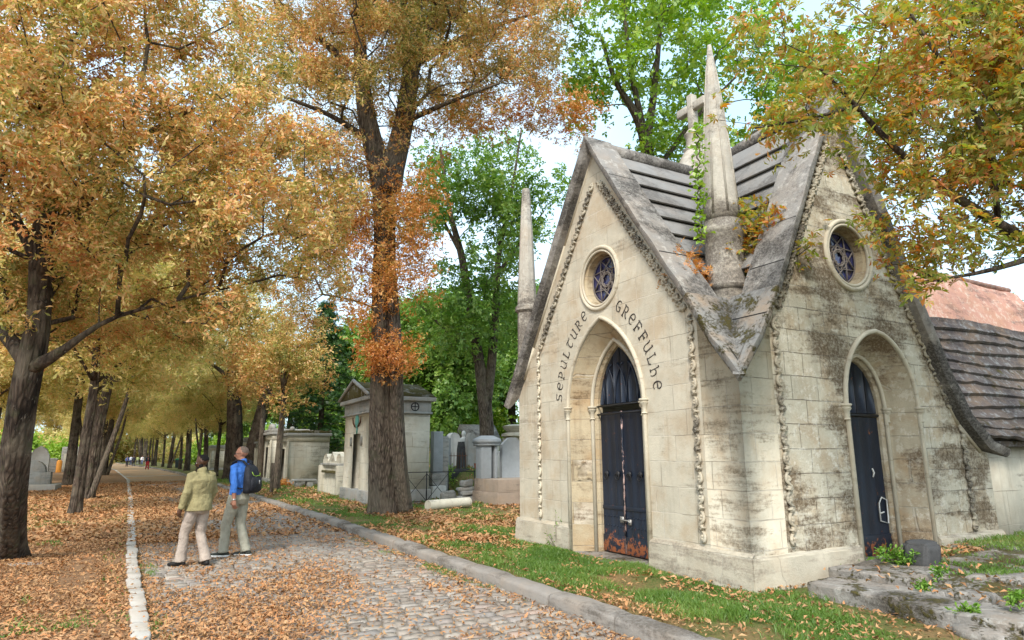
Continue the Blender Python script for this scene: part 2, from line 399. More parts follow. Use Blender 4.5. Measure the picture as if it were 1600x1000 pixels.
rp = wt.nodes.new('ShaderNodeValToRGB'); wt.links.new(nz.outputs['Fac'], rp.inputs[0])
rp.color_ramp.elements[0].position = .35; rp.color_ramp.elements[0].color = (.52, .79, .93, 1)
rp.color_ramp.elements[1].position = .65; rp.color_ramp.elements[1].color = (.78, .92, 1, 1)
wt.links.new(rp.outputs[0], b2.inputs[0]); b2.inputs[1].default_value = .47
ad = wt.nodes.new('ShaderNodeAddShader'); wt.links.new(b1.outputs[0], ad.inputs[0]); wt.links.new(b2.outputs[0], ad.inputs[1])
wo = wt.nodes.new('ShaderNodeOutputWorld'); wt.links.new(ad.outputs[0], wo.inputs[0])
sl = bpy.data.lights.new('sun', 'SUN'); sl.energy = 1.5; sl.angle = R(10); sl.color = (1, .95, .88)
so = bpy.data.objects.new('sun', sl); COL.objects.link(so)
sd = Vector((math.sin(SUN_AZ)*math.cos(SUN_EL), math.cos(SUN_AZ)*math.cos(SUN_EL), math.sin(SUN_EL)))
so.rotation_euler = sd.to_track_quat('Z', 'Y').to_euler(); so.location = sd*60
S.view_settings.view_transform = 'Standard'; S.view_settings.look = 'None'; S.view_settings.gamma = 1; S.view_settings.exposure = 1.36
S.cycles.max_bounces = 6; S.cycles.diffuse_bounces = 5; S.cycles.transmission_bounces = 4; S.cycles.glossy_bounces = 2
S.cycles.use_denoising = True

# ------------------------------------------------------------------ ground, road, kerbs
def kR(y): return np.interp(y, [0, 17, 26, 41, 71, 97, 160, 400], [4.05, 4.02, 3.85, 3.55, 2.85, 1.6, -3.2, -26])
def kL(y): return np.interp(y, [0, 7, 12, 17.5, 30, 55, 95, 160, 400], [.24, .22, .07, -.03, -.25, -.8, -2.9, -8.2, -31])
def sst(a, b, x):
    t = np.clip((np.asarray(x, float)-a)/(b-a), 0, 1); return t*t*(3-2*t)
def wob(x, y, s=1.0):
    return .5*np.sin(x*1.7*s+.6*np.sin(y*1.1*s))+.5*np.sin(y*1.3*s+1.9+.8*np.sin(x*.9*s))
def gz(x, y):
    """height of the ground to the right / left of the road"""
    x = np.asarray(x, float); y = np.asarray(y, float)
    d = x-kR(y)
    zr = .10+.03*sst(.0, 1.2, d)+.012*wob(x, y, 2)+1.0*sst(9.7, 10.7, x)*sst(20.6, 23, y)+1.2*sst(10.5, 13, x)*sst(25, 34, y)+.5*sst(20, 40, x)
    zl = .02+.015*wob(x, y, 1.5)+.0*x
    return np.where(d > -1, zr, zl)
def sheet(name, xs_fn, ys, nx, mat, zf, label=None):
    mb = MB(); rows = []
    for y in ys:
        a, b = xs_fn(y); t = np.linspace(0, 1, nx); t = t**2.2
        xs = a+(b-a)*t; z = zf(xs, np.full(nx, y)); rows.append(np.stack([xs, np.full(nx, y), z], -1))
    mb.strip(rows); o = mb.build(name, mat, smooth=True); tag(o, kind='structure'); return o
YS = np.concatenate([np.arange(-25, 50, .6), np.arange(50, 160, 4), np.arange(160, 420, 20)])
sheet('lawn', lambda y: (float(kR(y))+.12, 330), YS, 150, M['lawn'], gz)
sheet('verge', lambda y: (float(kL(y))-.1, -330), YS, 110, M['verge'], gz)
o = sheet('road_bed', lambda y: (float(kL(y))-.15, float(kR(y))+.2), YS, 8, M['roadbed'], lambda x, y: np.full_like(x, -.035))
o2 = sheet('far_road', lambda y: (float(kL(y))-.1, float(kR(y))+.1), np.concatenate([np.arange(47, 160, 4), np.arange(160, 420, 20)]), 8, M['farroad'], lambda x, y: np.full_like(x, .0))

# cobbles: rows across the road, each stone a low dome of its own
def cobbles():
    mb = MB(); y = 3.2; g = 6
    uu, vv = np.meshgrid(np.linspace(-1, 1, g), np.linspace(-1, 1, g-1)); uu = uu.ravel(); vv = vv.ravel()
    edge = np.maximum(np.abs(uu), np.abs(vv))
    prof = np.where(edge > .99, -.045, 0)+(.006*(1-uu**2)*(1-vv**2))
    cu = np.sign(uu)*np.abs(uu); pull = 1-.07*(uu**2)*(vv**2)
    nu = g; nv = g-1
    i = np.arange(nv-1)[:, None]; j = np.arange(nu-1)[None]
    q = np.stack([i*nu+j, i*nu+j+1, (i+1)*nu+j+1, (i+1)*nu+j], -1).reshape(-1, 4)
    # keep inner ring close to the rim: steep shoulder
    def sq(t): return np.where(np.abs(t) > .99, t, t*1.5)
    us, vs = sq(uu)*pull, sq(vv)*pull
    us = np.clip(us, -1, 1); vs = np.clip(vs, -1, 1)
    Vs = []; Qs = []; n = 0
    while y < 50:
        h = random.uniform(.150, .180)
        x = float(kL(y))+.02+random.uniform(0, .1)
        xe = float(kR(y))-.02
        while x < xe:
            w = random.uniform(.16, .29)
            if x+w > xe: w = max(.07, xe-x)
            cx, cy = x+w/2, y+h/2+.010*math.sin(x*2.3)+random.uniform(-.006, .006)
            hw, hh = w/2-random.uniform(.005, .011), h/2-random.uniform(.006, .012)
            a = random.uniform(-.06, .06); tz = random.uniform(-.009, .005); tl = random.uniform(-.03, .03); tm = random.uniform(-.04, .04)
            px = us*hw*(1+.05*random.uniform(-1, 1)*vs); py = vs*hh*(1+.06*random.uniform(-1, 1)*us)
            V = np.stack([cx+px*math.cos(a)-py*math.sin(a), cy+px*math.sin(a)+py*math.cos(a), prof+tz+tl*px+tm*py+.015*math.sin(cx*1.1)*math.sin(cy*.7)], -1)
            Vs.append(V); Qs.append(q+n); n += len(V); x += w
        y += h
    mb.add(np.concatenate(Vs), Q=np.concatenate(Qs))
    o = mb.build('path', M['cobble'], smooth=True); return tag(o, kind='structure')
cobbles()

def kerb(name, xf, side, w, h, y0, y1, l0, l1, mat, zb=-.08):
    mb = MB(); y = y0
    while y < y1:
        L = random.uniform(l0, l1)*(1 if y < 60 else 3); ya, yb = y+.008, y+L-.008
        n = 5; j = random.uniform(-.014, .014); dz = random.uniform(-.012, .012)
        rows = []
        r = min(.045, h*.3) if h > .08 else .015
        prof = [(0, zb), (0, h-r), (r*.3, h-r*.3), (r, h), (w-r, h+.004), (w-r*.3, h-r*.3), (w, h-r), (w, zb)]
        for k in range(n+1):
            yy = ya+(yb-ya)*k/n; x0 = float(xf(yy))+j; e = .012 if k in (0, n) else 0
            bw_ = .006*math.sin(yy*9+x0)
            rows.append([(x0+side*(px+e*(1 if px < w/2 else -1)+bw_), yy, pz+dz-(e if pz > 0 else 0)+.004*math.sin(yy*14+px*20)) for px, pz in prof])
        mb.strip(rows)
        k8 = len(prof); base = mb.n-(n+1)*k8
        mb.F += [tuple(base+i for i in range(k8)), tuple(base+n*k8+i for i in range(k8))[::-1]]
        y += L
    o = mb.build(name, mat, smooth=True, angle=50); return tag(o, kind='structure')
kerb('kerb', lambda y: kR(y), 1, .27, .145, 2.0, 210, .8, 1.25, M['kerb'])
kerb('kerb_edging', lambda y: kL(y), -1, .17, .035, 4.0, 210, .32, .95, M['kerbpale'], -.06)
# cross line of pale stone where another path meets the road
mb = MB(); mb.box((-1.6, 64, .0), (3.1, 65.2, .008)); tag(mb.build('path_crossing', M['kerbpale']), kind='structure')

# ------------------------------------------------------------------ the chapel
XF, YC, WD = 6.084, 5.482, 5.293; HM = WD/2; XM, YM = XF+HM, YC+HM
def FL(t, z, dep): return (XF+dep, YM+t, z)       # facade towards the road, t grows away from the camera
def FR(t, z, dep): return (XM+t, YC+dep, z)       # facade towards the camera, t grows to the right
chapel = thing('chapel', 'cream stone gabled chapel with two dark pointed doors and round windows', 'chapel', (XM, YM, .1))
def arch(cx, a, zs, h, zb, n=14):
    """pointed arch from foot (t = cx-a) over the apex to the other foot"""
    Rr = (a*a+h*h)/(2*a); P = [(cx-a, zb)]
    ang = math.asin(min(1, h/Rr))
    for i in range(n+1):
        b = ang*i/n; P.append((cx-a+Rr-Rr*math.cos(b), zs+Rr*math.sin(b)))
    Q = [(2*cx-x, z) for x, z in P[::-1]]
    return P+Q[1:]
def rarch(cx, a, zs, h, zb, n=14, k=.55):
    P = arch(cx, a, zs, h, zb, n); out = [P[0]]
    for i, (x, z) in enumerate(P[1:-1]):
        if z <= zs+1e-6: out.append((x, z)); continue
        f = (z-zs)/h; xr = cx+math.copysign(a*math.sqrt(max(0, 1-f**2.3)), x-cx) if abs(x-cx) > 1e-9 else cx; out.append((x+(xr-x)*k, z))
    return out+[P[-1]]
def circ(cx, cz, r, n=40): return [(cx+r*math.cos(2*PI*i/n), cz+r*math.sin(2*PI*i/n)) for i in range(n)]
def off(loop, cx, cz, s): return [(cx+(x-cx)*s, cz+(z-cz)*s) for x, z in loop]

# profiles of the copings (t, z along their upper outer edge), from the left eave over the peak to the right eave
VL = [(-2.87, 2.53), (-2.45, 3.06), (-2.08, 3.66), (-1.0, 5.23), (0.03, 6.80), (1.0, 5.36), (2.10, 3.72), (2.45, 3.16), (2.87, 2.55)]
VR = [(-2.87, 2.53), (-2.45, 3.06), (-2.07, 3.68), (-.97, 5.88), (-.40, 6.95), (.99, 3.95), (1.58, 2.78), (1.95, 2.20), (2.45, 1.80), (2.9, 1.68)]
def below(prof, dz): return [(t, z-dz) for t, z in prof]
def wall(F, prof, a, rose, name, mat):
    top = [(t, z) for t, z in below(prof, .13) if abs(t) < HM]
    def zi(t): return float(np.interp(t, [p[0] for p in prof], [p[1]-.13 for p in prof]))
    outer = [(-HM, .0), (HM, .0), (HM, zi(HM))]+top[::-1]+[(-HM, zi(-HM))]
    # subdivide long upright edges is not needed: flat wall
    return MB().prism(outer, [a, rose], F, 0, .25, back=False, sides=False).build(name, mat, chapel)
aL0 = arch(0.02, .93, 2.35, 1.36, .02); roseL = circ(.03, 4.39, .44)
aR0 = rarch(.12, .78, 2.24, 1.04, .02); roseR = circ(-.27, 4.38, .44)
w1 = wall(FL, VL, aL0[::-1], roseL, 'wall', M['cream']); w1['label'] = 'clean cream wall facing the road'
w2 = wall(FR, VR, aR0[::-1], roseR, 'wall', M['dirty']); w2['label'] = 'blackened stained wall beside the steps'
# far walls, seen only from other sides
mb = MB(); mb.prism([(-HM+.01, 0), (HM-.23, 0), (HM-.23, 2.9), (.6, 5.2), (-HM+.01, 1.5)], [], lambda t, z, d: (XF+WD-d, YM+t, z), .004, .2)
mb.build('wall', M['cream'], chapel)
mb = MB(); mb.prism([(-HM+.01, 0), (HM, 0), (HM, 2.9), (0, 6.5), (-HM+.01, 2.5)], [], lambda t, z, d: (XM+t, YC+WD-d, z), .004, .2)
mb.build('wall', M['cream'], chapel)
# corner facing of both walls (rougher courses beside the carved bands), 2.5 mm proud
mb = MB()
mb.prism([(-HM-.003, .4), (-2.03, .4), (-2.03, 3.45), (-2.2, 3.22), (-2.4, 2.95), (-HM-.003, 2.62)], [], FL, -.004, .1, back=False)
mb.prism([(-HM-.003, .4), (-2.05, .4), (-2.05, 3.45), (-2.2, 3.22), (-2.4, 2.95), (-HM-.003, 2.62)], [], FR, -.004, .1, back=False)
mb.build('corner_facing', M['corner'], chapel)
# plinth with sloping top
def plinthrun(F, a, b, ztop=.50):
    mb = MB()
    if 1:
        n = max(2, int((b-a)/.12)); rows = []
        for k in range(n+1):
            t = a+(b-a)*k/n; w = .006*math.sin(t*9)+.005*math.sin(t*23)
            rows.append([F(t, ztop+.035+w, .01), F(t, ztop+.03+w, -.02), F(t, ztop-.01+w, -.055-w), F(t, ztop-.2, -.062-w*.6), F(t, .2, -.075+w), F(t, -.1, -.085)])
        mb.strip(rows)
        for tt in (a, b): mb.add([F(tt, -.1, .0), F(tt, ztop+.035, .0), F(tt, ztop-.01, -.055), F(tt, -.1, -.085)], F=[(0, 1, 2, 3)])
    return mb
for F, a, b, zt in ((FL, -HM-.06, -.96, .50), (FL, .98, HM+.06, .50), (FR, -HM-.06, -.74, .47), (FR, 1.0, HM+.06, .47)):
    plinthrun(F, a, b, zt).build('plinth', M['plinth'], chapel, smooth=True, angle=35)

def recess(F, loops, name, mat):
    """loops: list of (loop, depth)"""
    mb = MB(); mb.strip([[F(t, z, d) for t, z in l] for l, d in loops]); return mb.build(name, mat, chapel, smooth=True, angle=25)
# left (road) door recess
aL1 = arch(0.02, .90, 2.35, 1.33, .02); aL2 = arch(.04, .655, 2.38, 1.06, .02); aL3 = arch(.05, .60, 2.38, 1.0, .02); aL4 = arch(.06, .555, 2.38, .95, .02)
recess(FL, [(aL0, 0), (aL1, .045), (aL2, .27)], 'reveal', M['splay'])
recess(FL, [(aL2, .27), (aL3, .285), (aL4, .33), (aL4, .42)], 'reveal', M['splay'])
aR1 = rarch(.13, .75, 2.24, 1.02, .02); aR2 = rarch(.16, .54, 2.24, .80, .02); aR3 = rarch(.17, .50, 2.24, .75, .02); aR4 = rarch(.18, .46, 2.24, .71, .02)
recess(FR, [(aR0, 0), (aR1, .045), (aR2, .34)], 'reveal', M['splay2'])
recess(FR, [(aR2, .34), (aR3, .36), (aR4, .40), (aR4, .50)], 'reveal', M['splay2'])
def mould(F, loop, dep, r, name='arch_moulding', mat='mould', sq=1):
    return MB().tube([F(t, z, dep) for t, z in loop], r, 8).build(name, M[mat], chapel, smooth=True)
mould(FL, arch(0.02, .965, 2.35, 1.40, .13), -.012, .034); mould(FL, arch(.04, .64, 2.38, 1.04, .13), .262, .032)
mould(FL, arch(0.02, 1.02, 2.42, 1.44, 2.42), -.002, .016)
mould(FR, rarch(.12, .815, 2.24, 1.08, .13), -.012, .034); mould(FR, rarch(.16, .53, 2.24, .78, .13), .332, .030)
mould(FR, rarch(.12, .88, 2.30, 1.12, 2.30), -.006, .022)
def capital(F, t, z, dep, name='capital'):
    mb = MB(); p = F(t, z, dep)
    mb.lathe([(.036, -.16), (.05, -.15), (.036, -.135), (.036, -.05), (.062, -.02), (.07, 0), (.055, .008), (.062, .02), (.078, .035), (.074, .055), (.04, .06)], p, 12)
    mb.build(name, M['mould'], chapel, smooth=True, angle=40)
for t, dep in ((-.945, -.014), (.985, -.014), (-.60, .26), (.68, .26)): capital(FL, t, 2.35, dep)
for t, dep in ((-.715, -.014), (.955, -.014), (-.38, .33), (.72, .33)): capital(FR, t, 2.22, dep)
# thresholds
MB().box((XF-.22, YM-.93, .02), (XF+.5, YM+.95, .15), jit=.008).build('door_step', M['step'], chapel, bevel=.02)
MB().box((XM-.70, YC-.06, .02), (XM+.93, YC+.5, .24), jit=.008).build('door_step', M['step'], chapel, bevel=.02)

# doors
def inside(loop, x):
    """top z of the arch at x"""
    c = [p for p in loop]; zs = []
    for (x0, z0), (x1, z1) in zip(c, c[1:]):
        if min(x0, x1) <= x <= max(x0, x1) and x0 != x1: zs.append(z0+(z1-z0)*(x-x0)/(x1-x0))
    return max(zs) if zs else 2.3
def planks(F, loop, a, b, n, z0, zt, dep, name, th=.028):
    mb = MB(); w = (b-a)/n
    # backing board and raised planks with narrow grooves
    for k in range(n):
        x0, x1 = a+w*k+.004, a+w*(k+1)-.004; d = dep+random.uniform(-.002, .002)
        z1, z2 = (min(zt, inside(loop, x)-.004) for x in (x0, x1)) if zt else (inside(loop, x0)-.004, inside(loop, x1)-.004)
        mid = (x0+x1)/2; zm = min(zt, inside(loop, mid)-.004) if zt else inside(loop, mid)-.004
        V = [F(x, z, dd) for dd in (d, d+th) for x, z in ((x0, z0), (mid, z0), (x1, z0), (x1, z2), (mid, zm), (x0, z1))]
        mb.add(V, F=[(0, 1, 4, 5), (1, 2, 3, 4), (6, 11, 10, 7), (7, 10, 9, 8)]+[(i, (i+1) % 6, 6+(i+1) % 6, 6+i) for i in range(6)])
    return mb
def boxF(mb, F, t0, t1, z0, z1, d0, d1):
    V = [F(t, z, d) for d in (d0, d1) for t, z in ((t0, z0), (t1, z0), (t1, z1), (t0, z1))]
    return mb.add(V, F=[(0, 1, 2, 3), (4, 7, 6, 5), (0, 4, 5, 1), (1, 5, 6, 2), (2, 6, 7, 3), (3, 7, 4, 0)])
DL = .375
door_l = []
for a, b, s in ((-.50, .057, -1), (.063, .62, 1)):
    mb = planks(FL, aL4, a, b, 3, .17, 2.30, DL, 'door')
    boxF(mb, FL, a, b, .17, .42, DL-.018, DL-.002)        # kick rail
    boxF(mb, FL, a, b, .80, .86, DL-.012, DL-.003)
    o = mb.build('door', M['door'], chapel, bevel=.004); o['label'] = 'plank door leaf with rust at its foot' if s < 0 else 'dark plank door leaf'
    st = MB()
    for zz in (.56, .70, .62):
        for k in range(7 if zz != .62 else 0):
            t = a+.05+(b-a-.1)*k/6; st.ball(FL(t, zz, DL-.006), .011, 6, 4)
    st.build('stud', M['door'], o)
    for tt in (a+.15, b-.15) if s < 0 else (a+.12, b-.15):
        h = MB(); p = FL(tt, 1.34, DL-.02); h.ball(p, (.03, .045, .045), 10, 6)
        th = [FL(tt+.05*math.cos(q), 1.30+.05*math.sin(q), DL-.045) for q in np.linspace(0, 2*PI, 13)[:-1]]
        h.tube(th, .007, 5, closed=True); h.build('handle', M['iron'], o, smooth=True)
mb = MB(); boxF(mb, FL, .045, .075, .18, 2.3, DL-.02, DL-.004); mb.build('door_astragal', M['chip'], chapel)
mb = MB()
mb.tube([FL(.16, .66, DL-.03), FL(-.04, .66, DL-.035), FL(-.07, .63, DL-.03)], .012, 6); boxF(mb, FL, .09, .17, .62, .71, DL-.025, DL-.004); boxF(mb, FL, -.09, -.03, .60, .68, DL-.03, DL-.004)
mb.build('bolt', plain('worn_steel', (.32, .31, .29), .5, .6), chapel)
tym = planks(FL, aL4, -.495, .615, 6, 2.43, None, DL, 'tympanum')
for s_ in (-1, 1):
    for c0 in (-.42, -.14, .14, .42):
        pts = []
        for k in range(9):
            x = .06+c0+s_*(.30*(1-math.cos(k/8*1.3))); z = 2.44+.62*math.sin(k/8*1.3)/math.sin(1.3)
            if abs(x-.06) < .54 and z < inside(aL4, x)-.03: pts.append(FL(x, z, DL-.008))
        if len(pts) > 2: tym.tube(pts, .011, 5)
tym.build('tympanum', M['door'], chapel)
for z in (2.40, 2.27):
    mb = MB(); mb.tube([FL(-.56, z, DL-.05), FL(.68, z, DL-.05)], .014, 8); mb.build('transom_bar', M['iron'], chapel, smooth=True)
mb = planks(FR, aR4, -.29, .67, 4, .25, 2.14, .44, 'door')
boxF(mb, FR, -.29, .67, .25, .52, .42, .438)
dr = mb.build('door', M['door'], chapel, bevel=.004); dr['label'] = 'narrow dark blue door with a white chalked plate'
planks(FR, aR4, -.285, .665, 4, 2.20, None, .44, 't').build('tympanum', M['door'], chapel)
mb = MB(); mb.tube([FR(-.28, 2.17, .42), FR(.66, 2.17, .42)], .02, 8); mb.build('transom_bar', M['iron'], chapel, smooth=True)
mb = MB(); fr = [(.42, .70), (.60, .66), (.61, .98), (.50, 1.02), (.43, .94)]
mb.tube([FR(t, z, .415) for t, z in fr], .011, 5, closed=True); mb.tube([FR(.42, .80, .415), FR(.50, .82, .40)], .012, 5)
mb.build('lock_plate', M['white'], dr)
mb = MB(); mb.tube([FR(.38, 1.30, .43), FR(.40, 1.36, .42), FR(.38, 1.42, .43)], .012, 5); mb.build('handle', M['white'], dr)

# rose windows
def rose(F, cx, cz, seg=48):
    ring = lambda r: [(cx+r*math.cos(2*PI*i/seg), cz+r*math.sin(2*PI*i/seg)) for i in range(seg)]
    mb = MB(); mb.strip([[F(t, z, d) for t, z in ring(r)] for r, d in ((.445, -.001), (.43, .03), (.40, .05), (.385, .20))], closed=True)
    w = mb.build('rose_window', M['splay'], chapel, smooth=True, angle=30)
    mb = MB(); mb.tube([F(t, z, -.004) for t, z in ring(.50)], .034, 8, closed=True); mb.tube([F(t, z, .0) for t, z in ring(.445)], .022, 8, closed=True)
    mb.build('frame', M['mould'], w, smooth=True)
    mb = MB(); mb.add([F(cx, cz, .17)]+[F(t, z, .17) for t, z in ring(.39)], F=[(0, 1+i, 1+(i+1) % seg) for i in range(seg)]); mb.build('glass', M['glass'], w)
    tr = MB()
    for k in range(8):
        a = PI/8+k*PI/4
        for s_ in (-1, 1):
            b = a+s_*PI*.27
            tr.tube([F(cx+.375*math.cos(a), cz+.375*math.sin(a), .155), F(cx+.17*math.cos(b), cz+.17*math.sin(b), .150)], .0095, 5)
    tr.tube([F(t, z, .15) for t, z in ring(.12)], .015, 6, closed=True); tr.tube([F(t, z, .155) for t, z in ring(.37)], .013, 6, closed=True)
    for k in range(8):
        a = k*PI/4; c = (cx+.13*math.cos(a), cz+.13*math.sin(a))
        tr.tube([F(c[0]+.045*math.cos(q), c[1]+.045*math.sin(q), .15) for q in np.linspace(0, 2*PI, 11)[:-1]], .009, 5, closed=True)
    tr.build('tracery', plain('stone_tracery', (.20, .17, .15), .9, var=.3) if 'tr' not in M else M['tr'], w, smooth=True)
rose(FL, .03, 4.39); rose(FR, -.27, 4.38)

# carved leaf bands: a waving stem with a leaf in every bend
def band(F, path, per, amp, name='carved_band', mat='carve', leaf=.05, side=1, backw=.0):
    P = np.array(path, float); seg = np.linalg.norm(np.diff(P, axis=0), axis=1); L = seg.sum(); cum = np.r_[0, np.cumsum(seg)]
    def pt(s):
        i = min(len(seg)-1, max(0, int(np.searchsorted(cum, s)-1))); f = (s-cum[i])/seg[i]; d = (P[i+1]-P[i])/seg[i]
        return P[i]+(P[i+1]-P[i])*f, d, np.array((-d[1], d[0]))
    mb = MB(); st = []; n = int(L/per*8)
    for k in range(n+1):
        s = L*k/n; p, d, nn = pt(s); ph = 2*PI*s/per
        w = math.sin(ph)+.18*math.sin(2*ph+.8); q = p+nn*amp*w; st.append(F(q[0], q[1], -.022-.010*math.cos(ph)))
    mb.tube(st, .021, 6)
    for k in range(int(L/per*2)):
        s = per*(k+.5)/2; p, d, nn = pt(min(s, L-.01)); sg = 1 if k % 2 == 0 else -1
        c = p-nn*amp*.55*sg*0+nn*amp*.30*sg
        # three-lobed leaf
        for da in (-.9, 0, .9):
            v = -nn*sg*math.cos(da)+d*math.sin(da)
            tip = c+v*leaf*(1.25 if da == 0 else .95); m1 = c+v*leaf*.5
            mb.tube([F(c[0], c[1], -.004), F(m1[0], m1[1], -.040), F(tip[0], tip[1], -.016)], [.011, .026, .006], 5)
    return mb.build(name, M[mat], chapel, smooth=True)
band(FL, [(1.90, .58), (1.90, 3.45)], .235, .034, mat='mould', leaf=.042)
band(FL, [(-1.93, .58), (-1.93, 3.42)], .235, .042, leaf=.05)
band(FL, [(1.84, 3.50), (.10, 6.02)], .21, .05, leaf=.075)
band(FL, [(-1.84, 3.50), (-.05, 6.02)], .21, .05, leaf=.075)
band(FR, [(-1.96, .58), (-1.96, 3.35)], .235, .045, leaf=.05)
band(FR, [(-1.88, 3.45), (-.50, 6.05)], .21, .055, leaf=.08)
band(FR, [(1.97, .52), (1.97, 2.0)], .235, .045, leaf=.05)
band(FR, [(1.75, 2.30), (.70, 4.2), (-.25, 6.05)], .21, .055, leaf=.08)
# raised frame of the gable field
mb = MB()
for F, pr in ((FL, VL), (FR, VR)):
    ins = [(t*.985, z-.155) for t, z in pr if abs(t) < 2.6]
    for (a, b), (c, d) in zip(ins, ins[1:]):
        mb.tube([F(a, b, -.01), F(c, d, -.01)], .026, 6)
mb.build('gable_moulding', M['mould'], chapel, smooth=True)

# copings (flat stones running down the gables)
def coping(F, prof, o0, o1_, th, name, mat, taper='b'):
    mb = MB()
    P = []
    for (a, b), (c, d) in zip(prof, prof[1:]):
        n = max(1, int(math.hypot(c-a, d-b)/.25))
        for k in range(n): P.append((a+(c-a)*k/n, b+(d-b)*k/n))
    P.append(prof[-1]); rows = []
    for k, (t, z) in enumerate(P):
        a, b = P[max(0, k-1)], P[min(len(P)-1, k+1)]; dx, dz = b[0]-a[0], b[1]-a[1]; L = math.hypot(dx, dz); nx, nz_ = -dz/L, dx/L
        w = .006*math.sin(k*2.1); o1 = o1_-(o1_+.13)*max(0, 1-(k if taper == 'a' else len(P)-1-k)/(4. if taper == 'a' else 2.2)) if taper else o1_
        rows.append([F(t-nx*th, z-nz_*th, o0+.05), F(t-nx*th*.6, z-nz_*th*.6, o0+.01), F(t+nx*w, z+nz_*w, o0+w), F(t+nx*(w+.008), z+nz_*(w+.008), o0+.03),
                     F(t+nx*(w+.012), z+nz_*(w+.012), o1), F(t-nx*th, z-nz_*th, o1)])
    mb.strip(rows, closed=True)
    mb.F += [tuple(range(6)), tuple(len(rows)*6-6+i for i in range(6))[::-1]]
    return mb.build(name, mat, chapel, smooth=True, angle=40)
coping(FL, VL[2:], -.21, .34, .11, 'coping', M['coping']); coping(FR, VR[2:], -.21, .36, .12, 'coping', M['coping'])
for F_, V_ in ((FL, VL), (FR, VR)):
    o = coping(F_, V_[:3], -.212, .60, .11, 'coping', M['mossroof'], 'a'); o['label'] = 'mossy foot of the coping over the corner'
# joints of the coping stones: narrow raised lips
for F, pr, ks in ((FL, VL, (.22, .40, .62, .80)), (FR, VR, (.2, .34, .45))):
    for f in ks:
        tt = -2.87+5.74*f*.5 if F is FR else -2.87+5.74*f
        zz = float(np.interp(tt, [p[0] for p in pr], [p[1] for p in pr]))
        dz = float(np.interp(tt+.01, [p[0] for p in pr], [p[1] for p in pr]))-zz; L = math.hypot(.01, dz); nx, nz_ = -dz/L, .01/L
        MB().tube([F(tt+nx*.012, zz+nz_*.012, -.2), F(tt+nx*.014, zz+nz_*.014, .33)], .007, 5).build('coping_joint', M['darkstone'], chapel)

# stone slab roofs: overlapping courses with shadow gaps
roof = MB().box((XM-.3, YM-.3, 6.1), (XM+.3, YM+.3, 6.55)).build('roof', M['slab'], chapel)
def course(mb, A, B, C, D, th, lift):
    """slab between upper edge A-B and lower edge C-D, raised at its lower edge"""
    A, B, C, D = [np.array(p, float) for p in (A, B, C, D)]
    n = np.cross(B-A, C-A); n /= np.linalg.norm(n); n *= np.sign(n[2])
    V = [A+n*.0, B+n*.0, D+n*lift, C+n*lift]; U = [v-n*th for v in V]
    mb.add(V+U, F=[(0, 1, 2, 3), (7, 6, 5, 4), (3, 2, 6, 7), (0, 3, 7, 4), (1, 5, 6, 2), (0, 4, 5, 1)])
xpk, zpk2 = XM-.40, 6.80
zl = np.linspace(6.62, 3.2, 11)
mb = MB(); mm = MB()
for i in range(len(zl)-1):
    za, zb = zl[i], zl[i+1]-.09
    near = za > 4.5
    for s_ in (-1, 1):                 # arm towards the road
        ya, yb = YM+s_*(6.66-za)/1.5, YM+s_*(6.66-zb)/1.5
        xa, xb = xpk-(zpk2-za)/1.96+.12, xpk-(zpk2-zb)/1.96+.12
        if s_ > 0: xa, xb = XM-(6.66-za)/1.5+.1, XM-(6.66-zb)/1.5+.1
        if near or s_ > 0: course(mb, (XF+.345, ya, za-.05), (xa, ya, za-.05), (XF+.345, yb, zb-.06), (xb, yb, zb-.06), .030, .082)
    # arm towards the camera
    xa, xb = xpk-(zpk2-za)/1.96, xpk-(zpk2-zb)/1.96
    ya, yb = YM-(6.66-za)/1.5+.12, YM-(6.66-zb)/1.5+.12
    if near: course(mb, (xa, YC+.365, za-.05), (xa, ya, za-.05), (xb, YC+.365, zb-.06), (xb, yb, zb-.06), .030, .082)
    xa, xb = xpk+(zpk2-za)/2.15, xpk+(zpk2-zb)/2.15
    course(mb, (xa, YC+.12, za), (xa, YM+1.5, za), (xb, YC+.12, zb), (xb, YM+1.5, zb), .05, .10)
    # back arms
    for s_ in (-1, 1):
        ya, yb = YM+s_*(6.66-za)/1.5, YM+s_*(6.66-zb)/1.5
        da, db = (6.66-za)/1.5, (6.66-zb)/1.5
        if s_ > 0: course(mb, (XM+da, ya, za), (XF+WD-.5, ya, za), (XM+db, yb, zb), (XF+WD-.5, yb, zb), .05, .10)
        xa, xb = XM+s_*da, XM+s_*db
        course(mb, (xa, YM+da, za), (xa, YC+WD, za), (xb, YM+db, zb), (xb, YC+WD, zb), .05, .10)
mb.build('roof_slabs', M['slab'], roof, bevel=.008)
mb = MB()                                # ridges
mb.tube([(XF+.1, YM, 6.62), (XM, YM, 6.62), (XM+.6, YM, 6.62)], .12, 8); mb.build('ridge', M['coping'], roof, smooth=True)
mb = MB(); mb.tube([(xpk, YC+.1, 6.78), (xpk+.2, YM, 6.7), (XM, YC+WD, 6.62)], .12, 8); mb.build('ridge', M['coping'], roof, smooth=True)
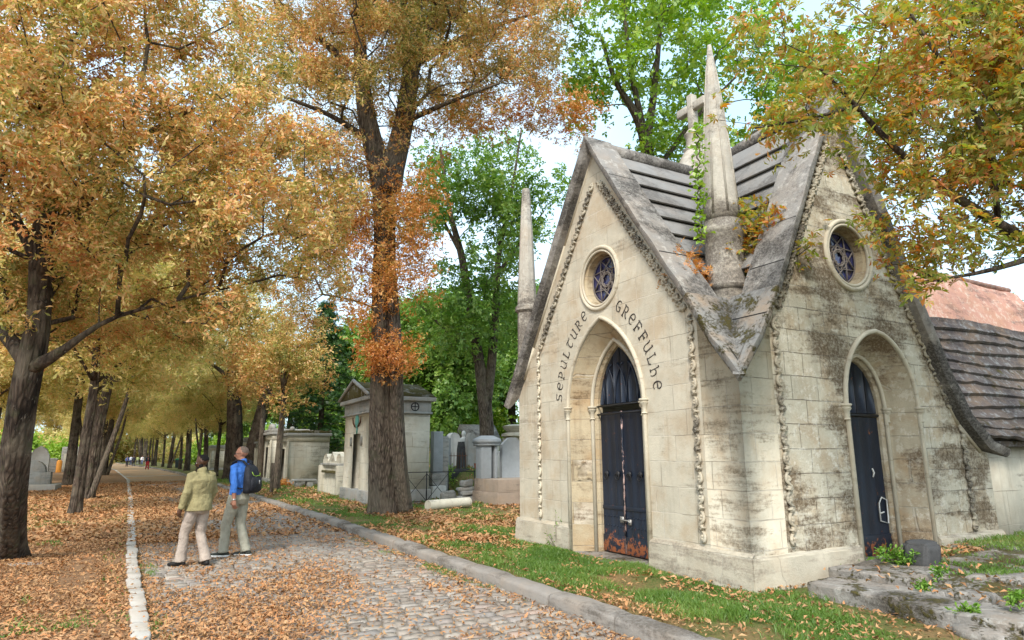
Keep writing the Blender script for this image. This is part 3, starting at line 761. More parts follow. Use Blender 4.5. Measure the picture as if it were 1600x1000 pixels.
# mossy slabs in the valley above the corner
mb = MB()
tip = np.array((XF-.12, YC-.12, 2.72))
def rough_tri(pts, n=10, amp=.02, th=.10):
    a, b, c = [np.array(p, float) for p in pts]; V = []; idx = {}
    for i in range(n+1):
        for j in range(n+1-i):
            p = a+(b-a)*i/n+(c-a)*j/n; e = 0 if (i == 0 or j == 0 or i+j == n) else 1
            idx[i, j] = len(V); V.append(p+np.array((0, 0, 1))*(amp*random.uniform(-.5, 1)*e))
    F = []
    for i in range(n):
        for j in range(n-i):
            F.append((idx[i, j], idx[i+1, j], idx[i, j+1]))
            if i+j < n-1: F.append((idx[i+1, j], idx[i+1, j+1], idx[i, j+1]))
    return V, F
V, F_ = rough_tri([tip+(0, 0, .01), (XF+1.32, YC+.30, 4.22), (XF+.98, YC+.98, 3.40)]); mb.add(V, F=F_)
V, F_ = rough_tri([tip+(0, 0, .01), (XF+.30, YC+1.32, 4.22), (XF+.98, YC+.98, 3.40)]); mb.add(V, F=F_)
mb.build('valley_slab', M['mossroof'], roof)


# pinnacles
def pinnacle(x, y, base=3.34, tip_r=.03, top=7.68):
    p = thing_part = MB()
    p.lathe([(.03, 3.30), (.10, 3.42), (.19, 3.55), (.25, 3.70), (.268, 3.84)], (x, y, 0), 20)
    p.lathe([(.268, 3.84), (.305, 3.87), (.31, 3.91), (.27, 3.96), (.27, 4.50), (.285, 4.58), (.33, 4.66), (.345, 4.70), (.33, 4.735), (.275, 4.78), (.262, 4.86)], (x, y, 0), 20, caps=False)
    o = p.build('pinnacle', M['pinn'], chapel, smooth=True, angle=45)
    q = MB(); q.lathe([(.262, 4.86), (.255, 5.05), (.20, 5.9), (.135, 6.7), (.07, top-.35), (tip_r, top)], (x, y, 0), 8, rot=.3)
    for k in range(8):
        a = .3+k*PI/4; q.tube([(x+r*math.cos(a), y+r*math.sin(a), z) for r, z in ((.258, 4.95), (.20, 5.9), (.135, 6.7), (.07, top-.35))], [.016, .013, .01, .006], 5)
    q.build('spire', M['pinn'], o)
    return o
pinnacle(XF+.816, YC+.816)
mb = MB(); mb.lathe([(.19, 3.3), (.19, 4.35), (.235, 4.40), (.235, 4.48), (.19, 4.52), (.165, 5.2), (.125, 6.1), (.085, 6.88), (.075, 6.95)], (XF+.24, YC+WD+.08, 0), 10); mb.build('pinnacle', M['pinn'], chapel, smooth=True, angle=30)
MB().lathe([(.2, 0), (.2, 3.3)], (XF+.26, YC+WD+.06, 0), 16).build('corner_shaft', M['cream'], chapel, smooth=True, angle=40)
pinnacle(XF+WD-.816, YC+WD-.816)
# crossing base, cross
cx, cy = XM-.24, YM+.15
mb = MB(); mb.lathe([(.52, 6.3), (.40, 6.75), (.26, 7.05), (.20, 7.15), (.22, 7.2), (.16, 7.25), (.155, 7.45), (.19, 7.50), (.14, 7.56), (.12, 7.6)], (cx, cy, 0), 12)
mb.build('crossing_base', M['pinn'], chapel, smooth=True, angle=40)
mb = MB(); mb.box((cx-.075, cy-.07, 7.55), (cx+.075, cy+.07, 8.32)); mb.box((cx-.065, cy-.36, 7.98), (cx+.065, cy-.07, 8.14)); mb.box((cx-.065, cy+.07, 7.98), (cx+.065, cy+.36, 8.14))
mb.build('cross', M['pinn'], chapel, bevel=.02)

# ---- inscription: uncial letters as carved strokes
def arcp(cx, cy, rx, ry, a0, a1, n=10): return [(cx+rx*math.cos(R(a0+(a1-a0)*k/n)), cy+ry*math.sin(R(a0+(a1-a0)*k/n))) for k in range(n+1)]
GL = {
 'S': [arcp(.5, .74, .30, .24, 40, 250)+arcp(.5, .26, .32, .25, 90, -130), [(.12, .02), (.26, .12)], [(.74, .88), (.86, .98)]],
 'E': [arcp(.55, .5, .42, .48, 55, 310, 16), [(.15, .52), (.80, .52)], arcp(.68, .70, .2, .2, 100, -60, 6)],
 'P': [[(.25, 0), (.25, .95)], [(.08, .96), (.30, .98)], [(.08, 0), (.42, 0)], arcp(.45, .68, .36, .30, 130, -150, 12)],
 'U': [arcp(.42, .42, .34, .42, 160, 350, 12), [(.1, .56), (.12, .82), (.02, .98)], [(.78, 1.0), (.78, .12), (.95, 0)], [(.62, 1.0), (.84, 1.0)]],
 'L': [[(.22, 1), (.22, .10)], [(.06, 1), (.38, 1)], [(.1, .02), (.75, .02), (.90, .22)]],
 'T': [arcp(.55, .45, .36, .44, 100, 320, 12), [(.02, .84), (.15, .98), (.75, .90), (.98, 1.02)]],
 'R': [[(.2, 0), (.2, .98)], [(.05, 0), (.36, 0)], [(.04, 1), (.24, 1)], arcp(.42, .73, .34, .25, 130, -120, 10), [(.42, .48), (.70, .14), (.95, .0)]],
 'G': [arcp(.5, .5, .42, .48, 50, 300, 16), arcp(.62, .22, .2, .26, 120, -60, 6), [(.45, .44), (.86, .46)]],
 'F': [[(.25, 0), (.25, .95)], [(.08, 0), (.44, 0)], [(.08, .97), (.80, .97), (.92, .80)], [(.25, .52), (.70, .52)], [(.72, .40), (.72, .64)]],
 'H': [[(.2, 0), (.2, 1)], [(.04, 1), (.24, 1)], [(.06, 0), (.36, 0)], arcp(.5, .36, .30, .26, 150, 0, 8)+[(.80, .12), (.66, -.10)]],
 'I': [[(.4, 0), (.4, 1)], [(.2, 1), (.6, 1)], [(.2, 0), (.6, 0)]],
}
def write(txt, ucx, a0, a1, Rb, h):
    n = len(txt); mb = MB()
    for i, ch in enumerate(txt):
        a = R(a0+(a1-a0)*i/(n-1)); up = np.array((math.cos(a), math.sin(a))); rt = np.array((math.sin(a), -math.cos(a)))
        c = np.array((ucx, 2.35))+up*Rb; w = h*.80
        for st in GL[ch]:
            pts = []
            for (x, y) in st:
                q = c+rt*(x-.5)*w+up*y*h; pts.append(FL(-q[0], q[1], -.0015))
            k = len(pts)
            if k > 5: rad = [.005+.006*math.sin(PI*j/(k-1))**1 for j in range(k)]
            else:
                d = np.array(pts[-1])-np.array(pts[0]); rad = [.0105 if abs(d[2]) > .4*np.linalg.norm(d) else .0065]*k
            mb.tube(pts, rad, 6)
    mb.build('inscription', M['letter'], chapel)
write('SEPULTURE', .544-.02, 172.5, 123.5, 1.712, .175)
write('GREFFULHE', -.544-.02, 55.5, 7.0, 1.712, .175)

# ------------------------------------------------------------------ trees
def resample(path, step):
    P = np.array([tuple(p) for p in path], float); seg = np.linalg.norm(np.diff(P[:, :3], axis=0), axis=1); cum = np.r_[0, np.cumsum(seg)]
    n = max(2, int(cum[-1]/step)+1); s = np.linspace(0, cum[-1], n)
    # smooth by Catmull-like interpolation: cubic through linear resample + smoothing
    Q = np.stack([np.interp(s, cum, P[:, k]) for k in range(P.shape[1])], 1)
    for _ in range(3): Q[1:-1] = .25*Q[:-2]+.5*Q[1:-1]+.25*Q[2:]
    return Q
def fluted(base_z, seed, flare=.55, lob=.10):
    def fn(P, th):
        z = P[:, 2:3]-base_z
        f = 1+flare*np.exp(-np.maximum(z, 0)/.28)*(.65+.35*np.sin(5*th+seed))
        f = f+lob*np.sin(3*th+seed+.35*z)*np.ones_like(z)+lob*.6*np.sin(7*th+2*seed-.5*z)+lob*.35*np.sin(13*th+1.3*z+seed)
        return f+.02*np.sin(9*z+4*th)
    return fn
def grow(limbs, att, bf=.35, tip=.006, seed=0, flare=.55, lob=.09, leaf_depth=7, step=.35, pipe=.44, rmin=0, wig=.05):
    """limbs: list of (points [(x, y, z, r)...]); the first starts at the root, the others start near a point of an earlier one.
    att: Nx3 points the twigs have to reach. Returns (trunk MB, leaf anchor positions, their outward directions)."""
    rng = np.random.default_rng(seed); mb = MB()
    X = []; par = []; fix = []; plen = []
    for li, l in enumerate(limbs):
        Q = resample(l, .3)
        if X:
            A = np.array(X); k = int(np.argmin(np.linalg.norm(A-Q[0, :3], axis=1))); last = k
        else: last = -1
        for q in Q:
            X.append(q[:3]); par.append(last); fix.append(q[3]); plen.append((plen[last] if last >= 0 else 0)+(np.linalg.norm(q[:3]-X[last]) if last >= 0 else 0)); last = len(X)-1
        sd = 18 if max(q[3] for q in l) > .14 else 9
        mb.tube(Q[:, :3], Q[:, 3], 40 if (li == 0 and sd == 18) else sd, caps=True, fn=fluted(limbs[0][0][2], seed, flare if li == 0 else 0, lob) if sd == 18 else None)
    nfix = len(X)
    att = np.array(att); N = len(att); K = np.zeros(N, bool)
    cap = nfix+N*14; XA = np.zeros((cap, 3)); XA[:nfix] = X; n = nfix
    PL = np.zeros(cap); PL[:nfix] = plen
    skip = int(len(resample(limbs[0], .3))*.45)      # twigs do not leave the lower trunk
    D = np.linalg.norm(att[:, None]-XA[None, skip:nfix], axis=2)+bf*PL[None, skip:nfix]
    best = D.min(1); arg = D.argmin(1)+skip
    for _ in range(N):
        b = np.where(K, 1e9, best); i = int(b.argmin()); K[i] = True
        a = arg[i]; p0 = XA[a].copy(); p1 = att[i]; d = np.linalg.norm(p1-p0); k = min(12, max(1, int(d/step)))
        last = a; s = n; sag = rng.normal(0, wig*d, 3)+np.array((0, 0, .05*d))
        for j in range(1, k+1):
            t = j/k; q = p0+(p1-p0)*t+sag*math.sin(PI*t)*.8
            XA[n] = q; par.append(last); PL[n] = PL[last]+np.linalg.norm(q-XA[last]); last = n; n += 1
        nd = np.linalg.norm(att[:, None]-XA[None, s:n], axis=2)+bf*PL[None, s:n]
        mn = nd.min(1); am = nd.argmin(1)+s; u = mn < best; best[u] = mn[u]; arg[u] = am[u]
    XA = XA[:n]; par = np.array(par); nch = np.zeros(n, int); np.add.at(nch, par[nfix:], 1)
    cnt = np.zeros(n); cnt[nch == 0] = 1
    for i in range(n-1, nfix-1, -1):
        if par[i] >= 0: cnt[par[i]] += cnt[i] if cnt[i] > 0 else 1
    rad = np.maximum(tip*np.maximum(cnt, 1)**pipe, rmin)
    ch = {}
    for i in range(nfix, n): ch.setdefault(int(par[i]), []).append(i)
    starts = [(p, c) for p in ch for c in ch[p] if p < nfix or c != max(ch[p], key=lambda k: cnt[k])]
    for p, c in starts:
        chain = [p, c]
        while chain[-1] in ch: chain.append(max(ch[chain[-1]], key=lambda k: cnt[k]))
        rr = rad[chain].copy(); rr[0] = rr[1]*1.15; rr[-1] *= .5
        mb.tube(XA[chain], rr, 7 if rr[1] > .04 else (5 if rr[1] > .015 else 4), caps=False)
    sel = np.array([i for i in range(nfix, n) if cnt[i] <= leaf_depth])
    dirs = XA[sel]-XA[par[sel]]; dirs /= np.linalg.norm(dirs, axis=1)[:, None]+1e-9
    return mb, XA[sel], dirs

def leaflet(L, w, fold=.25):
    return np.array([(0, 0, 0), (L*.62, -w/2, fold*w), (L, 0, -.12*L), (L*.62, w/2, fold*w)])
def palmate(k=5, L=.12, w=.05, spread=1.25):
    out = []
    for i in range(k):
        a = -spread+2*spread*i/(k-1); s = 1-.28*abs(a/spread)
        l = leaflet(L*s, w*s); ca, sa = math.cos(a), math.sin(a)
        out.append(np.stack([l[:, 0]*ca-l[:, 1]*sa, l[:, 0]*sa+l[:, 1]*ca, l[:, 2]-.0*l[:, 0]], -1))
    return np.array(out)          # k,4,3
def single(L=.1, w=.05): return leaflet(L, w)[None]
def sprig(L=.10, w=.05):
    return np.array([leaflet(L, w)@Matrix.Rotation(-a, 3, 'Z')+np.array(o) for a, o in ((0, (.06, 0, 0)), (1.0, (.02, .01, 0)), (-1.0, (.0, -.01, 0)))])
def spray(k=6, L=.11, w=.034, seed=0):
    rg = random.Random(seed); out = []
    for i in range(k):
        a = rg.uniform(-1.9, 1.9); e = rg.uniform(-.9, .6); s = rg.uniform(.55, 1.15); o = np.array((rg.uniform(-.05, .07), rg.uniform(-.045, .045), rg.uniform(-.03, .03)))*L/.11
        l = leaflet(L*s, w*s*rg.uniform(.8, 1.25), rg.uniform(.1, .5)); Mx = (Matrix.Rotation(a, 3, 'Z') @ Matrix.Rotation(e, 3, 'Y') @ Matrix.Rotation(rg.uniform(-1.2, 1.2), 3, 'X'))
        out.append(l@np.array(Mx).T+o)
    return np.array(out)
def sprays(k=6, L=.11, w=.034): return [spray(k, L, w, q) for q in range(5)]
def scatter_leaves(pos, dirs, n, tmpl, spread=.14, droop=.45, seed=0, smin=.7, smax=1.25):
    if isinstance(tmpl, list):
        Vs = []; 
        for q, t_ in enumerate(tmpl): Vs.append(scatter_leaves(pos, dirs, n//len(tmpl), t_, spread, droop, seed*7+q, smin, smax)[0])
        V = np.concatenate(Vs); return V, np.arange(len(V)).reshape(-1, 4)
    """n leaves round the anchors; returns vertices and quads"""
    rng = np.random.default_rng(seed); i = rng.integers(0, len(pos), n)
    p = pos[i]+rng.normal(0, spread, (n, 3)); d = dirs[i]*.5+rng.normal(0, .8, (n, 3)); d[:, 2] -= droop
    d /= np.linalg.norm(d, axis=1)[:, None]
    up = rng.normal(0, .55, (n, 3)); up[:, 2] += 1
    y = np.cross(up, d); y /= np.linalg.norm(y, axis=1)[:, None]+1e-9; z = np.cross(d, y)
    s = rng.uniform(smin, smax, n)
    B = np.stack([d, y, z], 1)*s[:, None, None]                      # n,3,3
    V = np.einsum('kvc,ncd->nkvd', tmpl, B)+p[:, None, None, :]
    k = tmpl.shape[0]; V = V.reshape(-1, 3); Q = np.arange(n*k*4).reshape(-1, 4)
    return V, Q
def blob(ells, n, seed=0, clump=.9, thr=-.12, shell=.0):
    """points in a union of ellipsoids, thinned by a noise so that the crown has clumps and gaps"""
    rng = random.Random(seed); out = []; vols = [e[3]*e[4]*e[5] for e in ells]
    while len(out) < n:
        e = rng.choices(ells, vols)[0]
        v = Vector((rng.gauss(0, 1), rng.gauss(0, 1), rng.gauss(0, 1))).normalized()*(shell+(1-shell)*rng.random()**.45)
        p = Vector((e[0]+v.x*e[3], e[1]+v.y*e[4], e[2]+v.z*e[5]))
        if mnoise.noise(p*clump+Vector((seed*3.7, 0, 0))) > thr: out.append(tuple(p))
    return out
def tree(name, label, base, limbs, ells, natt, nleaf, tmpl, leafm, barkm='bark', seed=0, group=None, spread=.16, extra=None, clump=.9, thr=-.12, **kw):
    t = thing(name, label, 'tree', base, group)
    att = blob(ells, natt, seed, clump, thr)
    if extra: att = att+extra
    mb, pos, dirs = grow(limbs, att, seed=seed, **kw)
    mb.build('trunk', M[barkm], t, smooth=True)
    V, Q = scatter_leaves(pos, dirs, nleaf, tmpl, spread, seed=seed+1)
    c = MB().add(V, Q=Q); c.build('crown', M[leafm], t)
    return t
def L4(pts, rs=None):
    return [(*tuple(p)[:3], r) for p, r in pts]

PALM = palmate(5, .105, .027, 1.45); SPR = sprays(6, .098, .031); PALM7 = palmate(6, .16, .066, 1.5)
# --- 1: chestnut at the left edge of the picture
d0 = 9.9; b = onZ(16, 874, 0.0)
A = lambda x, y, d, r: (*at(x, y, d), r)
limbs = [[(b.x, b.y, -.1, .205), A(18, 760, 10.0, .185), A(30, 650, 10.0, .18), A(42, 575, 10.0, .19), A(60, 520, 10.1, .16), A(62, 450, 10.3, .14), A(58, 380, 10.4, .15), A(80, 300, 10.5, .12), A(72, 180, 10.8, .08), A(80, 40, 11, .04)],
         [A(48, 575, 10.0, .12), A(72, 568, 10.0, .085), A(108, 545, 10.0, .055), A(150, 500, 10.2, .036), A(225, 482, 10.4, .026), A(320, 458, 10.6, .017), A(400, 440, 10.8, .010)],
         [A(62, 430, 10.3, .12), A(92, 372, 10.2, .10), A(128, 322, 10.0, .085), A(165, 270, 9.8, .07), A(205, 205, 9.8, .05), A(225, 110, 9.8, .03)],
         [A(150, 290, 9.9, .07), A(215, 215, 9.6, .045), A(300, 170, 9.3, .03)],
         [A(60, 410, 10.3, .10), A(20, 330, 10.6, .07), A(-60, 240, 11, .05)],
         [A(45, 570, 10.0, .14), A(10, 520, 10.4, .10), A(-60, 470, 11, .07), A(-160, 420, 11.5, .04)],
         [A(60, 480, 10.1, .10), A(100, 420, 11.5, .08), A(200, 380, 13, .05), A(300, 330, 14, .03)]]
c1 = at(120, 180, 10.5); c2 = at(330, 330, 10.2)
ells = [(c1.x-.5, c1.y, c1.z, 3.9, 3.6, 3.4), (c2.x, c2.y+.2, c2.z, 2.4, 2.6, 2.0), (*at(60, 440, 11.5), 2.6, 2.5, 1.1), (*at(250, 500, 12.5), 1.8, 2.4, .8)]
tree('horse_chestnut_tree', 'thick leaning chestnut with golden crown, cut off by the photo\'s left edge', (b.x, b.y, 0), limbs, ells, 1250, 39000, SPR, 'aut', 'barkdark', 3, spread=.13, thr=-.04, leaf_depth=6, tip=.0075)

# --- 2: big forked chestnut beside the road with rusty sprouts on its trunk
b = onZ(606, 803, .12); D = CW.dot(Vector(b)-CAM)
limbs = [[(b.x-.05, b.y, 0, .42), A(598, 740, D, .35), A(598, 640, D, .30), A(598, 570, D, .29), A(598, 480, D, .285), A(600, 380, D, .28), A(599, 300, D, .28), A(592, 262, D, .28), A(575, 205, D, .23), A(566, 130, D, .17), A(560, 30, D, .13), A(555, -120, D, .07)],
         [A(632, 806, D-.1, .26), A(624, 740, D-.2, .21), A(619, 640, D-.22, .18), A(618, 560, D-.2, .17), A(612, 460, D-.2, .14), A(607, 380, D-.08, .12), A(603, 310, D+.05, .05)],
         [A(606, 300, D, .30), A(614, 250, D, .28), A(630, 200, D, .24), A(640, 120, D, .19), A(655, 70, D+.3, .17), A(690, 0, D+.6, .12), A(720, -120, D+1, .06)],
         [A(640, 120, D, .16), A(628, 40, D, .15), A(625, -60, D, .10), A(640, -200, D, .05)],
         [A(645, 100, D, .12), A(740, 50, D+.5, .07), A(840, 20, D+1, .035)],
         [A(566, 120, D, .12), A(500, 60, D-.6, .08), A(430, 10, D-1.2, .04)],
         [A(578, 220, D, .10), A(520, 180, D-1, .06), A(440, 150, D-2, .035)],
         [A(632, 190, D, .09), A(700, 160, D-1, .05), A(780, 130, D-2, .03)]]
ells = [(*at(640, 0, D), 4.6, 4.6, 3.2), (*at(500, 130, D-1), 2.6, 2.8, 2.4), (*at(800, 110, D-.6), 1.9, 2.2, 1.7), (*at(660, -140, D), 4.5, 4.5, 2.5), (*at(480, 300, D+1), 2.2, 2.2, 2.4), (*at(460, 450, D+2), 1.7, 2.0, 1.3), (*at(600, 60, D-1), 2.6, 2.4, 1.8)]
sprout = []
rs = random.Random(5)
for (px, py, w, h, k) in ((608, 552, 36, 26, 80), (650, 400, 26, 70, 70), (655, 310, 30, 50, 50), (560, 380, 34, 60, 55), (606, 420, 36, 70, 95), (612, 330, 34, 40, 50), (520, 330, 70, 60, 60), (870, 170, 70, 40, 60), (740, 190, 80, 35, 50), (560, 480, 30, 40, 30)):
    for _ in range(k): sprout.append(tuple(at(px+rs.gauss(0, w*.55), py+rs.gauss(0, h*.55), D+rs.gauss(-.35, .45))))
tt = tree('forked_chestnut_tree', 'big forked chestnut with rusty leaf sprouts on its furrowed trunk, beside the road', (b.x, b.y, .1), limbs, ells, 1500, 52000, SPR, 'aut', 'bark', 11, spread=.15, thr=-.05, leaf_depth=6, tip=.0075, flare=.42, lob=.13)
mb, pos, dirs = grow([limbs[0], limbs[2]], sprout, bf=.1, seed=4, flare=0, lob=0)
pos = np.array(sprout); dirs = RNG.normal(0, 1, pos.shape)
V, Q = scatter_leaves(pos, dirs, 7200, SPR, .15, seed=12)
MB().add(V, Q=Q).build('sprouts', M['rust'], tt)
tw = MB()
for p in sprout[::2]:
    p = np.array(p)
    if np.linalg.norm(p[:2]-np.array((b.x, b.y))) > 1.1: continue
    f = (p[2]-0)/10; i = int(np.argmin([abs(p[2]-l[2]) for l in limbs[0][:8]])); q = np.array(limbs[0][i][:3])
    q = np.array([q[0], q[1], p[2]-.5*np.linalg.norm(p[:2]-q[:2])]); tw.tube([q, (q+p)/2+(0, 0, .05), p], [.014, .008, .004], 4, caps=False)
tw.build('twigs', M['bark'], tt)

# --- 3: chestnut overhanging from the right, trunk just outside the frame
b = Vector((11.4, 3.0, .1))
limbs = [[(b.x, b.y, 0, .34), (b.x-.1, b.y+.1, 1.5, .27), (b.x-.1, b.y+.2, 3.2, .24), (b.x-.2, b.y+.3, 4.6, .2), (b.x-.3, b.y+.3, 6.5, .14), (b.x-.2, b.y+.3, 9, .06)],
         [(b.x-.1, b.y+.2, 3.9, .14), A(1680, 420, 7.0, 0.0682), A(1560, 350, 6.6, 0.0527), A(1480, 300, 6.4, 0.0403), A(1400, 240, 6.3, 0.0310), A(1340, 165, 6.2, 0.0217), A(1270, 95, 6.1, 0.0124)],
         [A(1560, 350, 6.6, 0.0310), A(1555, 270, 6.5, 0.0279), A(1545, 190, 6.5, 0.0248), A(1440, 60, 6.4, 0.0186), A(1400, -20, 6.4, 0.0124)],
         [(b.x-.2, b.y+.3, 4.8, .12), A(1750, 200, 7.0, 0.0558), A(1620, 110, 6.8, 0.0372), A(1540, 40, 6.6, 0.0248), A(1480, -60, 6.6, 0.0124)],
         [A(1340, 165, 6.2, 0.0186), A(1260, 190, 5.9, 0.0124), A(1180, 200, 5.7, 0.0074)],
         [A(1620, 400, 6.8, 0.0372), A(1530, 430, 6.4, 0.0186), A(1440, 440, 6.2, 0.0093)]]
ells = [(*at(1500, 150, 6.6), 1.3, 1.2, 1.0), (*at(1300, 80, 6.3), 1.0, .8, .5), (*at(1500, 330, 6.5), .9, .8, .5), (*at(1400, 300, 6.3), .50, .5, .70), (*at(1400, 235, 6.2), .34, .4, .32), (*at(1460, 400, 6.3), .55, .4, .35), (*at(1220, 185, 5.9), .75, .45, .24), (*at(1260, 160, 5.95), .5, .4, .2), (*at(1620, 60, 7), 1.5, 1.5, 1.3), (*at(1430, 420, 6.2), .40, .3, .22), (*at(1190, 40, 6.4), .5, .45, .24), (*at(1610, 300, 7), .8, .8, .9)]
tree('chestnut_tree', 'chestnut boughs with olive and rust leaves hanging over the chapel from the right', (b.x, b.y, .1), limbs, ells, 1300, 9800, [palmate(6, .09, .028, 1.7), palmate(5, .08, .027, 1.5)]+sprays(6, .082, .027)[:2], 'olive', 'barkdark', 21, spread=.085, leaf_depth=5, tip=.0035, step=.2, clump=1.6, thr=-.1, wig=.08)

# generic crowns, grown once and copied
def generic(name, label, base, h, cw, leafm, barkm, seed, nleaf, natt, r0, lean=(0, 0), fork=.4, tm=None, group=None, low=.34, two=False, cat='tree', spread=.2):
    x, y, z = base; rg = random.Random(seed)
    limbs = [[(x, y, z-.15, r0), (x+lean[0]*.3, y+lean[1]*.3, z+h*fork*.5, r0*.78), (x+lean[0], y+lean[1], z+h*fork, r0*.7), (x+lean[0]*1.4+rg.uniform(-.3, .3), y+lean[1]*1.4, z+h*.65, r0*.42), (x+lean[0]*1.6, y+lean[1]*1.6, z+h*.9, r0*.12)]]
    for k in range(6):
        a = rg.uniform(0, 2*PI) if not two else k*PI/3+seed; f = rg.uniform(fork*.85, .62); q0 = (x+lean[0]*f/fork*.8, y+lean[1]*f/fork*.8, z+h*f)
        L = cw*rg.uniform(.5, .8); limbs.append([(*q0, r0*.32), (q0[0]+math.cos(a)*L*.5, q0[1]+math.sin(a)*L*.5, q0[2]+L*.45, r0*.2), (q0[0]+math.cos(a)*L, q0[1]+math.sin(a)*L, q0[2]+L*.75, r0*.07)])
    ells = [(x+lean[0]*1.5, y+lean[1]*1.5, z+h*.68, cw, cw, h*.33)]
    for k in range(5):
        a = k*2*PI/5+seed; ells.append((x+lean[0]+math.cos(a)*cw*.62, y+lean[1]+math.sin(a)*cw*.62, z+h*rg.uniform(low+.12, .7), cw*.5, cw*.5, h*.18))
    return tree(name, label, base, limbs, ells, natt, nleaf, tm if tm is not None else sprays(5, .165, .055), leafm, barkm, seed, group, spread=spread, rmin=.008, step=.5, leaf_depth=8)
def put(src, name, label, x, y, z, rz, s, group=None):
    c = copy_tree(src); c.name = name; c['label'] = label; c.location = (x, y, z); c.rotation_euler = (0, 0, rz); c.scale = (s, s, s)
    if group: c['group'] = group
    return c

AV = 'chestnuts lining the avenue'
# templates stand at real places
P4 = palmate(5, .165, .075)
# left row
t2 = generic('chestnut_tree', 'slim straight chestnut behind the thick one at the left edge', (-1.62, 23.1, .02), 10, 3.3, 'gold', 'barkdark', 31, 10500, 400, .165, lean=(.12, 0), low=.38, group=AV)
t3 = generic('chestnut_tree', 'chestnut with a second leaning stem, on the left edge of the road', (-1.85, 31.5, .02), 11.5, 3.8, 'gold', 'barkdark', 37, 11000, 400, .24, low=.38, lean=(.25, .1), group=AV)
mb = MB(); Q = resample([(-1.75, 31.2, -.05, .12), (-1.4, 31.2, 1.5, .10), (-1.0, 31.2, 3.2, .09), (-.7, 31.3, 5, .06)], .3); mb.tube(Q[:, :3], Q[:, 3], 12); mb.build('stem', M['bark'], t3, smooth=True)
LROW = [(40, 1.15, 1.9), (46, 1.35, 3.1), (53, 1.3, 2.2), (61, 1.25, 2.6), (70, 1.2, 1.5), (80, 1.2, 1.6), (91, 1.2, 1.6), (103, 1.2, 1.6), (116, 1.2, 1.7), (130, 1.25, 1.7), (146, 1.3, 1.7), (165, 1.4, 1.7)]
for i, (y, s, dx) in enumerate(LROW):
    x = float(kL(y))-dx; lb = ['thick dark chestnut just beyond the leaning stem, left side of the road', 'second thick dark chestnut beyond the leaning stem, left side of the road'][i] if i < 2 else 'distant golden chestnut in the receding row left of the road'
    put([t3, t2][i % 2] if i > 1 else t2, 'chestnut_tree', lb, x, y, .02, i*1.7, s*(1 if i > 1 else 1.25), AV)
# right row
tb = generic('chestnut_tree', 'twin stemmed dark chestnut beyond the two walking men', (5.35, 48.6, .1), 14, 4.6, 'gold', 'barkdark', 41, 12000, 400, .60, low=.5, lean=(-.5, 0), fork=.5, group=AV)
mb = MB(); Q = resample([(6.3, 48.6, -.1, .52), (6.5, 48.6, 2.5, .44), (6.95, 48.6, 5, .40), (7.4, 48.6, 8, .28), (7.6, 48.6, 11, .12)], .4); mb.tube(Q[:, :3], Q[:, 3], 24, fn=fluted(0, 3, .3, .08)); mb.build('stem', M['barkdark'], tb, smooth=True)
th = generic('young_tree', 'slim grey young tree on the grass behind the man with the backpack', (5.3, 31.7, .12), 9.0, 2.1, 'aut', 'bark', 43, 3600, 200, .17, low=.5, lean=(.1, 0), fork=.5, group=AV)
put(th, 'young_tree', 'pale thin tree between the twin dark trunks and the low tombs', 6.1, 42.5, .12, 2.1, 1.15, AV)
RROW = [(56, 1.0, 1.5), (63, .95, 1.4), (71, 1.05, 1.5), (79, 1.0, 1.3), (88, 1.1, 1.5), (98, 1.1, 1.2), (109, 1.15, 1.5), (121, 1.15, 1.5), (134, 1.2, 1.6), (150, 1.3, 1.7), (168, 1.5, 1.7)]
for i, (y, s, dx) in enumerate(RROW):
    put([t2, t3][i % 2], 'chestnut_tree', 'distant golden chestnut in the receding row right of the road', float(kR(y))+dx+.2, y, .1, 1+i*2.3, s, AV)
# trees closing the far end and the left lawns
FARL = [(-9, 32, 1.15), (-7.5, 44, 1.2), (-14, 52, 1.5), (-10, 66, 1.4), (-20, 72, 1.7), (-26, 50, 1.5), (-15, 92, 1.7), (-30, 100, 2.2), (-14, 190, 2.0), (-20, 200, 2.2), (-8, 205, 2.2), (-26, 185, 2.1), (0, 190, 2.1), (-42, 80, 2.2)]
for i, (x, y, s) in enumerate(FARL):
    put([t3, t2][i % 2], 'autumn_tree', 'yellowing tree on the lawns left of the avenue' if y < 150 else 'yellow tree closing the far end of the avenue', x, y, .0, i*1.9, s, 'trees behind the left row')

# green two-stemmed tree behind the tombs
b = at(762, 700, 27); D = 27
limbs = [[(b.x, b.y, gz(b.x, b.y)-.2, .33), A(760, 660, D, .29), A(757, 625, D, .28), A(748, 560, D, .21), A(735, 480, D, .18), A(722, 400, D, .15), A(702, 330, D, .10), A(688, 230, D, .05)],
         [A(760, 630, D, .22), A(768, 570, D, .19), A(775, 480, D, .16), A(778, 400, D, .12), A(800, 300, D, .07), A(815, 200, D, .03)],
         [A(722, 400, D, .09), A(700, 360, D, .06), A(668, 290, D, .04)], [A(776, 430, D, .09), A(812, 380, D, .06), A(850, 330, D, .03)],
         [A(748, 560, D, .08), A(700, 520, D, .05), A(660, 480, D, .03)]]
ells = [(*at(750, 330, D), 3.2, 3.0, 3.6), (*at(745, 500, D), 2.9, 2.8, 1.6), (*at(690, 240, D), 1.5, 1.5, 1.5), (*at(820, 290, D), 1.7, 1.6, 1.6)]
g1 = tree('green_tree', 'two stemmed green tree rising behind the grey tombstones', (b.x, b.y, float(gz(b.x, b.y))), limbs, ells, 460, 7600, palmate(3, .20, .11), 'green', 'bark', 51, spread=.22, leaf_depth=6, flare=.3, lob=.04, clump=.55, thr=.05)
